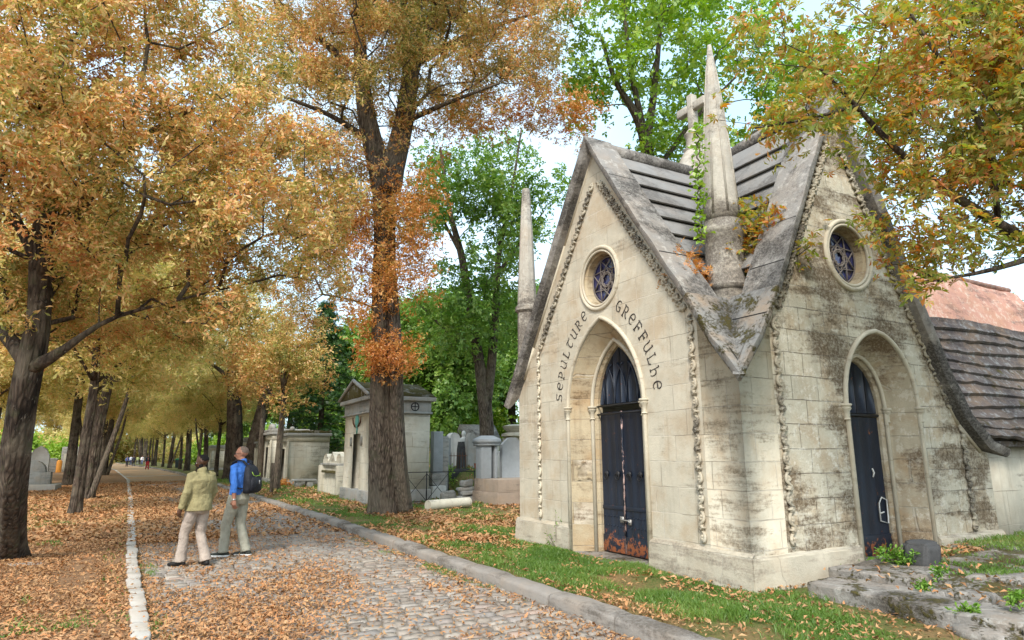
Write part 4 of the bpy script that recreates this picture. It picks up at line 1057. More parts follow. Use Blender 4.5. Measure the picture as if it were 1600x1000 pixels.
# lime green tree right behind the chapel
b = at(1022, 640, 19); D = 19
limbs = [[(b.x, b.y, 0, .3), A(1022, 400, D, .22), A(1015, 260, D, .19), A(1006, 200, D, .16), A(990, 170, D, .11), A(960, 130, D, .07), A(940, 60, D, .04)],
         [A(1010, 220, D, .13), A(1022, 150, D, .10), A(1030, 60, D, .07), A(1040, -60, D, .04)], [A(1004, 195, D, .10), A(985, 110, D, .08), A(975, 20, D, .05), A(985, -80, D, .03)],
         [A(1016, 280, D, .09), A(1080, 190, D, .06), A(1150, 120, D, .03)]]
ells = [(*at(1060, 60, D), 3.6, 3.2, 2.7), (*at(960, 150, D), 1.5, 1.7, 1.6), (*at(1180, 150, D+1), 2.4, 2.2, 1.6), (*at(1060, -80, D), 3.4, 3.2, 2.2), (*at(1050, 230, D), 2.0, 2, .9), (*at(1330, 130, D+2), 2.6, 2.6, 2)]
g2 = tree('green_tree', 'bright lime green tree rising behind the chapel roof', (b.x, b.y, .15), limbs, ells, 640, 11000, palmate(3, .16, .10), 'lime', 'bark', 53, spread=.2, leaf_depth=6, clump=.6, thr=.04)
# generic green trees
gg = generic('green_tree', 'dense green tree between the pedimented mausoleum and the two stemmed tree', (*at(690, 690, 34)[:2], 1.2), 9, 3.0, 'green', 'bark', 57, 16000, 380, .3, tm=palmate(3, .24, .15), low=.1, fork=.25, spread=.3)
def conifer(name, label, x, y, z, h, w, seed, nl=13000):
    t = thing(name, label, 'tree', (x, y, z)); rg = random.Random(seed); mb = MB(); mb.tube([(x, y, z-.2), (x, y, z+h*.5), (x, y, z+h)], [.24, .16, .02], 10)
    pos = []; dr = []
    for k in range(90):
        f = .12+.86*k/90; a = k*2.4+rg.uniform(-.3, .3); L = w*(1-f)**.8*rg.uniform(.7, 1.1)+.15; q = np.array((x, y, z+h*f)); d = np.array((math.cos(a), math.sin(a), -.12))
        pts = [q, q+d*L*.5+(0, 0, .06), q+d*L+(0, 0, -.05*L)]; mb.tube(pts, [.035, .022, .006], 4, caps=False)
        for j in range(14): f2 = (j+2)/15; pos.append(q+d*L*f2+(rg.uniform(-.12, .12), rg.uniform(-.12, .12), -.08*f2)); dr.append(d)
    mb.build('trunk', M['barkdark'], t, smooth=True)
    V, Q = scatter_leaves(np.array(pos), np.array(dr), nl, palmate(5, .20, .045, 1.2), .13, .5, seed); MB().add(V, Q=Q).build('crown', M['dkgreen'], t); return t
p = at(500, 690, 45); cn = conifer('conifer_tree', 'dark spreading conifer behind the low flat roofed tombs', p.x, p.y, .2, 12.5, 4.6, 61)
BG = [(640, 46, 1.15), (560, 60, 1.3), (800, 44, 1.15), (860, 40, 1.1), (450, 66, 1.1), (400, 90, 1.3), (720, 60, 1.6), (940, 52, 1.5), (1080, 50, 1.6), (1250, 48, 1.5), (1420, 52, 1.5), (1560, 50, 1.3), (620, 90, 2.0), (1000, 80, 2.2), (1300, 75, 2.0), (500, 110, 2.0), (350, 120, 1.5)]
for i, (px, d, s) in enumerate(BG):
    q = at(px, 690, d); c = put(gg, 'green_tree', 'green tree standing beyond the tombs', q.x, q.y, float(gz(q.x, q.y))-.1, i*2.2, s, 'green trees closing the cemetery behind the tombs')

# ------------------------------------------------------------------ fallen leaves and grass
def litter_pts(n, x0, x1, y0, y1, dens, seed, edges=True):
    rng = np.random.default_rng(seed); out = []
    while len(out) < n:
        m_ = 20000; y = y0+(y1-y0)*rng.random(m_)**1.3; x = rng.uniform(x0, x1, m_)
        k = rng.random(m_) < dens(x, y); out += list(zip(x[k], y[k]))
    return np.array(out[:n])
def nz2(x, y, s, seed=0):
    return np.array([mnoise.fractal(Vector((a*s*1.25, b*s*.55, seed)), .6, 2.1, 4) for a, b in zip(x, y)])
def ground_leaf(P, z, tmpl, smin, smax, seed, tilt=.35, lift=.006):
    rng = np.random.default_rng(seed); n = len(P); a = rng.uniform(0, 2*PI, n); d = np.stack([np.cos(a), np.sin(a), rng.normal(0, tilt*.7, n)], -1)
    d /= np.linalg.norm(d, axis=1)[:, None]; up = rng.normal(0, tilt, (n, 3)); up[:, 2] = 1
    y = np.cross(up, d); y /= np.linalg.norm(y, axis=1)[:, None]; zz = np.cross(d, y)*np.where(rng.random(n) < .5, -1, 1)[:, None]
    s = rng.uniform(smin, smax, n); B = np.stack([d, y, zz], 1)*s[:, None, None]
    V = np.einsum('kvc,ncd->nkvd', tmpl, B); lo = V[..., 2].min(axis=(1, 2))
    p = np.stack([P[:, 0], P[:, 1], z+lift+rng.random(n)*.012-lo*.75], -1); V = V+p[:, None, None, :]
    V = V.reshape(-1, 3); return V, np.arange(len(V)).reshape(-1, 4)
LF = leaflet(.105, .036, .45)[None]; LF2 = np.array([leaflet(.12, .05, .5), leaflet(.09, .035, .5)@np.array(Matrix.Rotation(.7, 3, 'Z'))])
def road_d(x, y):
    kclear = np.where((x > kL(y)-.18) & (x < kL(y)+.01), .06, 1.)
    u = (x-kL(y))/(kR(y)-kL(y)); base = .80*np.exp(-(u/.40)**2)*(y > 3)+.55*np.exp(-((u-1)/.05)**2)+.06
    n = nz2(x, y, .55, 3); far = sst(15, 22, y)*.32*(1-np.exp(-((u-.5)/.16)**2)*.75)
    mid = .32*sst(.15, .5, n)
    hole = 1-.7*np.exp(-(((x-.7)/.9)**2+((y-13.8)/1.4)**2))
    return np.clip((base+far+mid*.6+.05)*(.66+.75*n)*hole*kclear, 0, 1)
def scat(n, box, dens, z, tm, a, b, seed, name, mat, **kw):
    P = litter_pts(n, *box, dens, seed); zz = z(P[:, 0], P[:, 1]) if callable(z) else np.full(n, z)
    V, Q = ground_leaf(P, zz, tm, a, b, seed+1, **kw); return MB().add(V, Q=Q)
mb = scat(20000, (0, 4.0, 4.2, 16), road_d, 0.0, LF, .34, .85, 71, '', '')
mb2 = scat(19000, (-.6, 4.0, 15, 50), road_d, 0.0, LF, 1.0, 1.9, 73, '', '')
mb.add(np.concatenate(mb2.V), Q=np.concatenate(mb2.Q)); tag(mb.build('fallen_leaves', M['litter']), kind='stuff')
def vd(x, y):
    n = nz2(x, y, .5, 9); return np.clip(((x < kL(y)-.19)+.06*(x < kL(y)))*(.62+.6*n)*1.0, 0, 1)
mb = scat(31000, (-3.6, .2, 6.5, 17), vd, lambda x, y: gz(x, y)-0, LF, .36, .9, 75, '', '')
mb2 = scat(27000, (-9, 0, 16, 48), vd, lambda x, y: gz(x, y)-0, LF, 1.0, 2.0, 77, '', '')
mb.add(np.concatenate(mb2.V), Q=np.concatenate(mb2.Q)); tag(mb.build('leaf_litter', M['litter']), kind='stuff')
def rd(x, y):
    n = nz2(x, y, .6, 15); d = x-kR(y)-.27
    ins = ((x > XF-.05) & (x < XF+WD) & (y > YC-.05) & (y < YC+WD)) | (x > 6.3) & (y < 5.3)
    wl = 1-.8*np.exp(-((x-XF)/.5)**2)*(y < 10.5)
    return np.clip(wl*(d > 0)*(~ins)*(.16+.28*sst(9, 13, y)*(1-.6*sst(18, 26, y))+.5*np.exp(-(d/.25)**2)*.5+.3*sst(.05, .4, n))*(.6+.9*n), 0, 1)
mb = scat(6200, (4, 7, 3.4, 16), rd, lambda x, y: gz(x, y)+.015, LF, .36, .9, 79, '', '')
mb2 = scat(12500, (3.6, 12.5, 11, 40), rd, lambda x, y: gz(x, y)+.012, LF, 1.0, 1.9, 81, '', '')
mb.add(np.concatenate(mb2.V), Q=np.concatenate(mb2.Q)); tag(mb.build('leaves_on_grass', M['litter']), kind='stuff')

def blades(n, box, dens, z, hmin, hmax, w, seed):
    rng = np.random.default_rng(seed); P = litter_pts(n, *box, dens, seed)
    n = len(P); a = rng.uniform(0, 2*PI, n); h = rng.uniform(hmin, hmax, n)*(.6+.8*np.clip(nz2(P[:, 0], P[:, 1], 1.3, 5)+.4, 0, 1)); l = rng.normal(0, .45, (n, 2))*h[:, None]
    zz = z(P[:, 0], P[:, 1]); b = np.stack([P[:, 0], P[:, 1], zz-.01], -1); s = np.stack([np.cos(a), np.sin(a), 0*a], -1)*w*rng.uniform(.6, 1.3, n)[:, None]
    tip = b+np.stack([l[:, 0], l[:, 1], h], -1); mid = b+np.stack([l[:, 0]*.35, l[:, 1]*.35, h*.6], -1)
    V = np.stack([b, mid-s/2, tip, mid+s/2], 1).reshape(-1, 3); return V, np.arange(len(V)).reshape(-1, 4)
def gd(x, y):
    n = nz2(x, y, .8, 25); d = x-kR(y)-.30
    ins = ((x > XF-.07) & (x < XF+WD+.1) & (y > YC-.07) & (y < YC+WD+.1)) | ((x > 6.32) & (x < 7.4) & (y < 5.15) & (y > 2.8))
    thin = 1-.75*sst(10.5, 13.5, y)*(1-sst(17, 22, y))*(x < 11); strip = .25+.75*sst(0, .5, d)
    return np.clip((d > 0)*(~ins)*thin*strip*(.5+1.4*n), 0, 1)
G = MB()
V, Q = blades(54000, (4.2, 7.0, 3.0, 9.5), gd, gz, .03, .085, .0075, 91); G.add(V, Q=Q)
V, Q = blades(30000, (4.2, 8.5, 8.5, 19), gd, gz, .03, .08, .013, 93); G.add(V, Q=Q)
V, Q = blades(26000, (3.6, 14, 18, 48), gd, gz, .05, .13, .03, 95); G.add(V, Q=Q)
def gl(x, y):
    n = nz2(x, y, .45, 35); return np.clip((x < kL(y)-.2)*(n > .12)*.8+(x < kL(y)-.17)*(x > kL(y)-.5)*.12, 0, 1)
V, Q = blades(16000, (-6, 0, 8, 32), gl, gz, .03, .07, .016, 97); G.add(V, Q=Q)
tag(G.build('grass', M['grass']), kind='stuff')
# grass and moss tufts in the cobble joints near the kerbs
def jd(x, y):
    u = (x-kL(y))/(kR(y)-kL(y)); return np.clip(.9*np.exp(-((u-.97)/.03)**2)*(nz2(x, y, 1.5, 45) > .12)+.5*np.exp(-((u-.02)/.03)**2)*(nz2(x, y, 1.1, 48) > .2), 0, 1)
V, Q = blades(3500, (0, 4.05, 4, 14), jd, lambda x, y: 0*x-.01, .02, .055, .008, 99); MBG = MB().add(V, Q=Q); tag(MBG.build('joint_grass', M['grass']), kind='stuff')

# ------------------------------------------------------------------ tombs
def roughbox(mb, a, b, n=5, amp=.012, seed=0):
    """box with uneven faces"""
    a = np.array(a, float); b = np.array(b, float); rg = np.random.default_rng(seed); 
    for ax in range(3):
        u, v = [k for k in range(3) if k != ax]
        for side in (0, 1):
            rows = []
            for i in range(n+1):
                r = []
                for j in range(n+1):
                    p = np.zeros(3); p[ax] = (a, b)[side][ax]; p[u] = a[u]+(b[u]-a[u])*i/n; p[v] = a[v]+(b[v]-a[v])*j/n
                    q = Vector(p*3.1+seed*5.3); d = np.array([mnoise.noise(q), mnoise.noise(q+Vector((9, 0, 0))), mnoise.noise(q+Vector((0, 9, 0)))])*amp*2
                    c = (a+b)/2; e = np.abs((p-c)/(b-a)*2) > .99
                    if e.sum() > 1: d += (c-p)/np.linalg.norm(c-p)*amp*(1.2 if e.sum() == 2 else 2)
                    r.append(p+d)
                rows.append(r)
            mb.strip(rows)
    return mb
# mausoleum with pediment behind the forked chestnut
x0, x1, y0, y1 = 6.2, 8.2, 20.55, 23.7; g = .12
t = thing('mausoleum', 'pedimented stone mausoleum with green bronze medallion, behind the forked chestnut', 'mausoleum', (x0, y0, g))
def FM(t_, z, d): return (x0+d, (y0+y1)/2+t_, z)
mb = MB().prism([(-1.55, .1), (1.55, .1), (1.55, 3.0), (-1.55, 3.0)], [[(-.42, .5), (-.42, 2.35), (.42, 2.35), (.42, .5)]], FM, 0, .3)
mb.box((x0+.3, y0+.02, .1), (x1, y1-.02, 3.0)); mb.build('wall', M['mausoleum'], t)
MB().box((x0-.08, y0-.07, .05), (x1+.05, y1+.07, .55)).build('plinth', M['greystone'], t, bevel=.02)
mb = MB(); mb.box((x0-.03, y0-.03, 3.0), (x1+.02, y1+.03, 3.38)); mb.build('frieze', M['greystone'], t, bevel=.01)
mb = MB(); mb.box((x0-.08, y0-.08, 2.97), (x1+.05, y1+.08, 3.03)); mb.build('string_course', M['greystone'], t)
mb = MB(); mb.box((x0-.18, y0-.17, 3.38), (x1+.15, y1+.17, 3.52)); mb.build('cornice', M['greystone'], t, bevel=.02)
yc = (y0+y1)/2
mb = MB(); mb.add([(x, y, z) for x in (x0-.18, x1+.15) for y, z in ((y0-.17, 3.523), (y1+.17, 3.523), (yc, 4.10))], F=[(0, 1, 2), (3, 5, 4), (0, 2, 5, 3), (1, 4, 5, 2), (0, 3, 4, 1)]); mb.build('roof', M['mosscap'], t)
mb = MB()
for s_ in (0, 1): mb.tube([(x0-.2, (y0-.2, y1+.2)[s_], 3.55), (x0-.2, yc, 4.14)], .06, 6)
mb.build('pediment_moulding', M['greystone'], t)
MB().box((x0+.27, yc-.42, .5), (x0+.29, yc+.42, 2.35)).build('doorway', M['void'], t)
dd = MB().box((x0+.2, yc-.40, .5), (x0+.24, yc-.02, 2.3)).build('door', M['bluedoor'], t, bevel=.01)
mb = MB(); mb.ball((x0-.02, yc, 2.78), (.035, .20, .25), 16, 8); mb.build('medallion', M['verdigris'], t, smooth=True)
mb = MB(); mb.box((x0-.02, yc-.07, 2.35), (x0-.005, yc+.07, 2.6)); mb.build('verdigris_streak', M['verdigris'], t)
for s_ in (-1, 1):
    mb = MB(); mb.tube([(x0-.03, yc+s_*.2, 2.6), (x0-.03, yc+s_*.42, 2.72), (x0-.03, yc+s_*.5, 2.92)], [.03, .025, .01], 6)
    mb.build('garland', M['rustiron'], t)
    MB().box((x0-.05, yc+s_*.62-.05, 1.95), (x0, yc+s_*.62+.05, 2.25)).build('bracket', M['greystone'], t)
mb = MB()
for a in (x0+.75, ): 
    mb.lathe([(.0, 0)], (0, 0, 0), 3) if False else None
mb.tube([(x1-.55+.13*math.cos(q), y0-.035, 3.2+.13*math.sin(q)) for q in np.linspace(0, 2*PI, 17)[:-1]], .02, 5, closed=True); mb.tube([(x1-.68, y0-.035, 3.2), (x1-.42, y0-.035, 3.2)], .014, 4); mb.tube([(x1-.55, y0-.035, 3.07), (x1-.55, y0-.035, 3.33)], .014, 4)
mb.build('vent_grille', M['iron'], t)

def flat_tomb(x0, x1, y0, y1, h, label, cols=2, name='mausoleum', moss=True, door=True):
    t = thing(name, label, 'mausoleum', (x0, y0, .1)); ym = (y0+y1)/2; w = (y1-y0)/2
    F = lambda a, z, d: (x0+d, ym+a, z)
    holes = [[(-.38, .3), (-.38, h*.68), (.38, h*.68), (.38, .3)]] if door else []
    mb = MB().prism([(-w, .05), (w, .05), (w, h*.80), (-w, h*.80)], holes, F, 0, .3); mb.box((x0+.3, y0+.015, .05), (x1, y1-.015, h*.80)); mb.build('wall', M['oldtomb'], t)
    MB().box((x0-.07, y0-.06, .0), (x1+.05, y1+.06, .38)).build('plinth', M['greystone'], t, bevel=.02)
    MB().box((x0-.02, y0-.02, h*.80), (x1, y1+.02, h*.90)).build('frieze', M['oldtomb'], t)
    MB().box((x0-.14, y0-.12, h*.90), (x1+.1, y1+.12, h*.95)).build('cornice', M['greystone'], t, bevel=.02)
    roughbox(MB(), (x0-.10, y0-.08, h*.95), (x1+.06, y1+.08, h), 6, .02, int(y0)).build('roof', M['mosscap' if moss else 'greystone'], t)
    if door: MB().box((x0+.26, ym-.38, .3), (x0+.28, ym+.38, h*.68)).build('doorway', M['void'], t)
    for s_ in (-1, 1):
        mb = MB(); mb.box((x0-.09, ym+s_*(w-.16)-.12, .38), (x0-.002, ym+s_*(w-.16)+.12, h*.80)); mb.build('pilaster', M['oldtomb'], t, bevel=.015)
    return t
t = flat_tomb(6.55, 8.62, 36.0, 39.2, 2.95, 'pale flat roofed mausoleum with a mossy top and a broad blank side wall')
mb = MB(); mb.ball((6.7, 36.3, 3.0), (.14, .3, .16), 10, 6); mb.ball((6.7, 38.9, 3.0), (.14, .3, .16), 10, 6); mb.build('acroterion', M['greystone'], t, smooth=True)
t = flat_tomb(6.3, 8.3, 39.9, 43.2, 3.15, 'old mausoleum with an urn shaped crest, second from the slim grey tree', moss=False)
mb = MB(); mb.ball((6.5, 41.5, 3.25), (.2, .7, .28), 12, 6); mb.build('crest', M['greystone'], t, smooth=True)
t = flat_tomb(6.5, 8.4, 44.4, 47.6, 2.7, 'weathered mausoleum half hidden by the twin dark trunks', moss=True)
t = flat_tomb(7.2, 9.5, 56, 61, 3.1, 'pale blank walled mausoleum seen between the avenue trunks', moss=False, door=False)
t = flat_tomb(7.0, 9.4, 66, 72, 3.0, 'farther pale walled tomb between the avenue trunks', moss=False, door=False)
t = flat_tomb(6.4, 8.8, 80, 86, 2.8, 'farthest pale tomb in the row on the right of the avenue', moss=False, door=False)
# scrolled family tomb
t = thing('family_tomb', 'low stone tomb with scrolled gable top, left of the pedimented mausoleum', 'tomb', (6.6, 25.6, .12))
F = lambda a, z, d: (6.65+d, 27.2+a, z)
out = [(-1.5, .1), (1.5, .1), (1.5, 1.35)]+[(1.5-.42*(1-math.cos(q)), 1.35+.36*math.sin(q)) for q in np.linspace(.2, PI-.2, 7)]+[(.5, 1.42), (0, 1.78), (-.5, 1.42)]+[(-.66-.42*(1-math.cos(q)), 1.35+.36*math.sin(q)) for q in np.linspace(.2, PI-.2, 7)]+[(-1.5, 1.35)]
MB().prism(out, [], F, 0, .45).build('headstone', M['oldtomb'], t, bevel=.02)
MB().box((6.55, 25.6, 1.25), (7.15, 28.8, 1.33)).build('moulding', M['greystone'], t, bevel=.01)
MB().box((6.5, 26.0, .95), (7.1, 28.3, 1.05)).build('shelf', M['mosscap'], t, bevel=.01)
for yy in (25.55, 28.45): MB().box((6.48, yy, .05), (6.9, yy+.36, 1.25)).build('pier', M['oldtomb'], t, bevel=.02)
mb = MB(); mb.box((8.2, 30.0, 0), (11.5, 30.4, 2.0)); mb.box((8.1, 29.95, 2.0), (11.6, 30.45, 2.08)); tag(mb.build('boundary_wall', M['oldtomb']), 'plain pinkish wall beyond the scrolled tomb', 'wall')
# trough and chrysanthemum pot
t = thing('stone_trough', 'long grey stone trough on the grass below the blank side wall', 'trough', (6.6, 33.0, .1))
mb = MB(); mb.box((6.35, 33.3, .42), (7.45, 33.9, .52)); mb.box((6.5, 33.35, .1), (6.75, 33.8, .42)); mb.box((7.0, 33.35, .1), (7.3, 33.8, .42)); mb.build('basin', M['greystone'], t, bevel=.02)
def shrub(name, label, c, r, n, mat, tm, cat='plant', stemm='bark', sq=1, spread=.05, group=None):
    c = Vector(c); t = thing(name, label, cat, c, group); pos = []; mb = MB(); rg = random.Random(int(c.x*100+c.y*10))
    for k in range(max(8, n//40)):
        a = rg.uniform(0, 2*PI); e = rg.uniform(.25, 1.5); v = Vector((math.cos(a)*math.cos(e), math.sin(a)*math.cos(e), math.sin(e)*sq))*r*rg.uniform(.6, 1.05)
        mb.tube([c, c+v*.5+Vector((0, 0, .04*r)), c+v], [.02*r+.002, .012*r+.0015, .004*r+.001], 4, caps=False)
        for f in (.45, .65, .85, 1.0): pos.append(tuple(c+v*f))
    mb.build('stem', M[stemm], t); pos = np.array(pos); dr = pos-np.array(tuple(c)); dr /= np.linalg.norm(dr, axis=1)[:, None]+1e-6
    V, Q = scatter_leaves(pos, dr, n, tm, spread, .1, seed=int(c.y*7)); MB().add(V, Q=Q).build('foliage', M[mat], t); return t
shrub('flower_pot', 'round orange chrysanthemum at the foot of the pale blank wall', (6.1, 34.4, .12), .42, 500, 'rust', single(.09, .06), spread=.06)
shrub('bush', 'small bright green bush beside the broken column', (9.75, 23.0, .55), .55, 1100, 'lime', single(.10, .04), sq=1.6, spread=.07)
# X-braced iron railing
t = thing('iron_railing', 'low rusty railing with X braces beside the pedimented mausoleum', 'railing', (7.3, 20.3, .1))
for i, x in enumerate((7.25, 8.0, 8.75, 9.7)):
    MB().tube([(x, 20.25, .1), (x, 20.25, 1.12)], .018, 6).build('post', M['iron'], t)
MB().tube([(7.2, 20.25, 1.10), (9.75, 20.25, 1.10)], .014, 6).build('rail', M['iron'], t)
for a, b in ((7.25, 8.0), (8.0, 8.75)):
    mb = MB(); mb.tube([(a, 20.25, .2), (b, 20.25, 1.05)], .010, 5); mb.tube([(a, 20.25, 1.05), (b, 20.25, .2)], .010, 5); mb.tube([(a, 20.25, .2), (b, 20.25, .2)], .010, 5); mb.build('brace', M['iron'], t)
# broken column on pedestal
t = thing('broken_column', 'pale leaning stele on a cracked pedestal right of the mausoleum', 'grave marker', (9.0, 21.9, .1))
roughbox(MB(), (8.72, 21.6, .05), (9.28, 22.2, .60), 5, .02, 3).build('base', M['white'], t)
roughbox(MB(), (8.76, 21.65, .60), (9.26, 22.15, 1.02), 5, .01, 4).build('pedestal', M['greystone'], t)
mb = MB(); mb.box((8.80, 21.68, 1.02), (9.16, 22.0, 2.45)); mb.build('shaft', M['granite'], t, bevel=.02)
mb = MB(); mb.box((9.35, 22.3, .1), (9.65, 22.6, 2.3)); tag(mb.build('stele', M['greystone'], bevel=.03), 'narrow ivy stained stele right behind the broken column', 'grave marker')
# fallen column
t = MB(); t.tube([(6.98, 17.55, .265), (7.4, 17.66, .27), (8.42, 17.95, .285)], [.15, .148, .14], 20); tag(t.build('fallen_column', M['oldtomb'], smooth=True, angle=50), 'white column drum lying on the leaves beside the forked chestnut', 'column drum')
# stacked stones
for i, (dx, dy, z, w, h) in enumerate(((0, 0, .12, .50, .22), (.04, .0, .34, .44, .14), (-.02, .05, .48, .38, .12), (.0, .0, .60, .28, .26), (-.62, .1, .12, .3, .36))):
    o = roughbox(MB(), (9.30+dx-w*.75, 20.0+dy-w/2, z), (9.30+dx+w*.75, 20.0+dy+w/2, z+h), 5, .03, 20+i).build('rubble_stone', M['greystone'])
    tag(o, ['bottom slab of the stacked rubble left of the pillar base', 'second slab up in the stacked rubble', 'third slab up in the stacked rubble', 'top block of the stacked rubble', 'loose block left of the stacked rubble'][i], 'stone block', 'stones stacked beside the pillar base')
# base with pillar and slab
t = thing('tomb_base', 'broad pinkish stone tomb base left of the chapel', 'tomb', (9.3, 17.8, .1))
roughbox(MB(), (9.28, 17.78, .0), (11.2, 19.55, .52), 8, .008, 31).build('lower_block', M['pinkstone'], t)
roughbox(MB(), (9.33, 17.83, .52), (11.15, 19.5, .90), 8, .006, 32).build('upper_block', M['pinkstone'], t)
t = thing('grave_pillar', 'grey square pillar with open side niche on the pinkish base', 'grave marker', (9.75, 18.3, .9))
mb = MB(); mb.box((9.50, 18.08, .9), (9.86, 18.5, 1.92)); mb.box((9.98, 18.1, .9), (10.08, 18.48, 1.92)); mb.build('shaft', M['granite'], t, bevel=.01)
mb = MB(); mb.box((9.44, 18.02, 1.92), (10.14, 18.56, 2.0)); mb.box((9.42, 18.0, 2.0), (10.16, 18.58, 2.12)); mb.add([(9.42, 18.0, 2.123), (10.16, 18.0, 2.123), (10.16, 18.58, 2.123), (9.42, 18.58, 2.123), (9.62, 18.16, 2.24), (9.96, 18.16, 2.24), (9.96, 18.42, 2.24), (9.62, 18.42, 2.24)], F=[(0, 1, 5, 4), (1, 2, 6, 5), (2, 3, 7, 6), (3, 0, 4, 7), (4, 5, 6, 7)]); mb.build('cap', M['granite'], t)
t.location.x -= .16; t.location.y += .92
F = lambda a, z, d: (10.55+a, 19.2+d, z)
MB().prism([(-.36, .9), (.42, .9), (.42, 1.95), (.16, 2.18), (-.10, 2.18), (-.36, 1.95)], [], F, 0, .16).build('gravestone', M['granite'], bevel=.012)
o = bpy.data.objects['gravestone']; tag(o, 'grey slab with clipped shoulders on the pinkish base, next to the chapel', 'gravestone')
# gravestones on the bank
def stele(px, d, ytop, ybot, wpx, kind, mat, label, name='gravestone', cat='gravestone', group=None, lean=0, rot=.25):
    p = at(px, ybot, d); w = wpx*d/CF; h = (ybot-ytop)*d/CF; a = w/2
    out = [(-a, -.3), (a, -.3)]
    if kind == 'round': out += [(a, h-a)]+[(a*math.cos(q), h-a+a*math.sin(q)) for q in np.linspace(.2, PI-.2, 9)]+[(-a, h-a)]
    elif kind == 'point': out += [(a*.95, h*.6)]+[(a*.95*math.cos(q), h*.72+h*.28*math.sin(q)) for q in np.linspace(.15, PI-.15, 9)]+[(-a*.95, h*.6)]
    elif kind == 'taper': out = [(-a, -.3), (a, -.3), (a*.75, h*.75), (a*.4, h*.97), (-a*.4, h*.97), (-a*.75, h*.75)]
    else: out += [(a, h), (-a, h)]
    F = lambda t_, z, dd: (p.x+t_*math.cos(rot)-dd*math.sin(rot)*-1*-1+lean*z, p.y-t_*math.sin(rot)+dd, p.z+z)
    o = MB().prism(out, [], F, 0, .22).build(name, M[mat], bevel=.015, origin=(p.x, p.y, p.z)); return tag(o, label, cat, group)
stele(696, 25.5, 688, 737, 13, 'round', 'greystone', 'small grey rounded stone left of the tall pale one')
stele(710, 26.5, 677, 737, 16, 'round', 'white', 'tall pale rounded stone, largest on the bank')
stele(700.5, 24.9, 686, 737, 6, 'flat', 'granite', 'narrow grey slab edge between two rounded stones')
stele(738, 25.8, 677, 735, 15, 'point', 'greystone', 'pointed pinkish grey stone with rusty stains right of the statue')
stele(723, 25.2, 690, 735, 9, 'taper', 'darkstone', 'ivy covered dark post in front of the white statue')
stele(749, 26.5, 690, 735, 5, 'flat', 'white', 'thin white slab left of the grey pillar')
stele(786, 24, 706, 742, 9, 'flat', 'white', 'white block seen between pillar and clipped slab')
# statue bust
p = at(724, 737, 27); t = thing('statue', 'white marble bust on a pillar among the gravestones', 'statue', (p.x, p.y, 1.0))
mb = MB(); mb.box((p.x-.16, p.y-.16, .8), (p.x+.16, p.y+.16, 2.0)); mb.box((p.x-.22, p.y-.2, 2.0), (p.x+.22, p.y+.2, 2.08)); mb.build('pillar', M['white'], t, bevel=.02)
mb = MB(); mb.ball((p.x, p.y, 2.2), (.24, .13, .16)); mb.ball((p.x, p.y, 2.5), (.09, .10, .13)); mb.tube([(p.x, p.y, 2.2), (p.x, p.y, 2.45)], .06, 8)
o = mb.build('bust', M['white'], t, smooth=True); rm = o.modifiers.new('r', 'REMESH'); rm.mode = 'VOXEL'; rm.voxel_size = .02; rm.use_smooth_shade = True
# grave kerb, rail, pots
p = at(700, 742, 24.6); q = at(752, 742, 24.6)
mb = MB(); mb.box((p.x, p.y-.15, .7), (q.x+.1, p.y+.1, 1.12)); tag(mb.build('grave_kerb', M['darkstone'], bevel=.02), 'long dark kerb stone in front of the gravestones on the bank', 'grave kerb')
t = thing('grave_railing', 'short rusty spiked railing before the tall pale gravestone', 'railing', (p.x+.1, p.y, 1.1))
for k in range(6): MB().tube([(p.x+.12+k*.12, p.y, 1.1), (p.x+.12+k*.12, p.y, 1.66), (p.x+.12+k*.12, p.y, 1.75)], [.012, .012, .002], 5).build('bar', M['rustiron'], t)
MB().tube([(p.x+.05, p.y, 1.6), (p.x+.8, p.y, 1.6)], .012, 5).build('rail', M['rustiron'], t)
mb = MB(); mb.lathe([(.07, 0), (.10, .18), (.11, .2), (.09, .2)], (q.x-.22, q.y-.05, 1.12), 14); tag(mb.build('flower_pot', plain('terracotta', (.35, .09, .045), .8), smooth=True, angle=40), 'small red clay pot on the dark grave kerb', 'plant pot')
# small gabled tomb and ornate cap behind
p = at(748, 705, 31); t = thing('gabled_tomb', 'small grey gabled tomb house behind the two stemmed tree', 'tomb', (p.x, p.y, 1.2)); w = 1.0; z1 = at(735, 690, 31).z; z2 = at(735, 662, 31).z
MB().box((p.x-.6, p.y, .8), (p.x+1.1, p.y+1.4, z1)).build('wall', M['oldtomb'], t)
mb = MB(); mb.add([(x, y, z) for x in (p.x-.7, p.x+1.2) for y, z in ((p.y-.15, z1-.05), (p.y+1.5, z1-.05), (p.y+.7, z2))], F=[(0, 1, 2), (3, 5, 4), (0, 2, 5, 3), (1, 4, 5, 2), (0, 3, 4, 1)]); mb.build('roof', M['coping'], t)
p = at(806, 742, 26); t = thing('urn_tomb', 'ornate capped tomb showing above the clipped grey slab', 'tomb', (p.x, p.y, 1.))
mb = MB(); mb.box((p.x-.4, p.y-.3, .6), (p.x+.5, p.y+.4, 2.3)); mb.build('shaft', M['oldtomb'], t, bevel=.02)
mb = MB(); mb.lathe([(.45, 2.3), (.62, 2.36), (.6, 2.45), (.35, 2.52), (.5, 2.62), (.58, 2.75), (.3, 2.82)], (p.x+.05, p.y, 0), 14); mb.build('cap', M['oldtomb'], t, smooth=True, angle=40)
# thin wooden post by the young tree
mb = MB(); mb.box((4.55, 28.6, .05), (4.68, 28.72, 1.35)); tag(mb.build('post', M['bark'], bevel=.01), 'thin wooden post in the grass beside the slim grey tree', 'post')
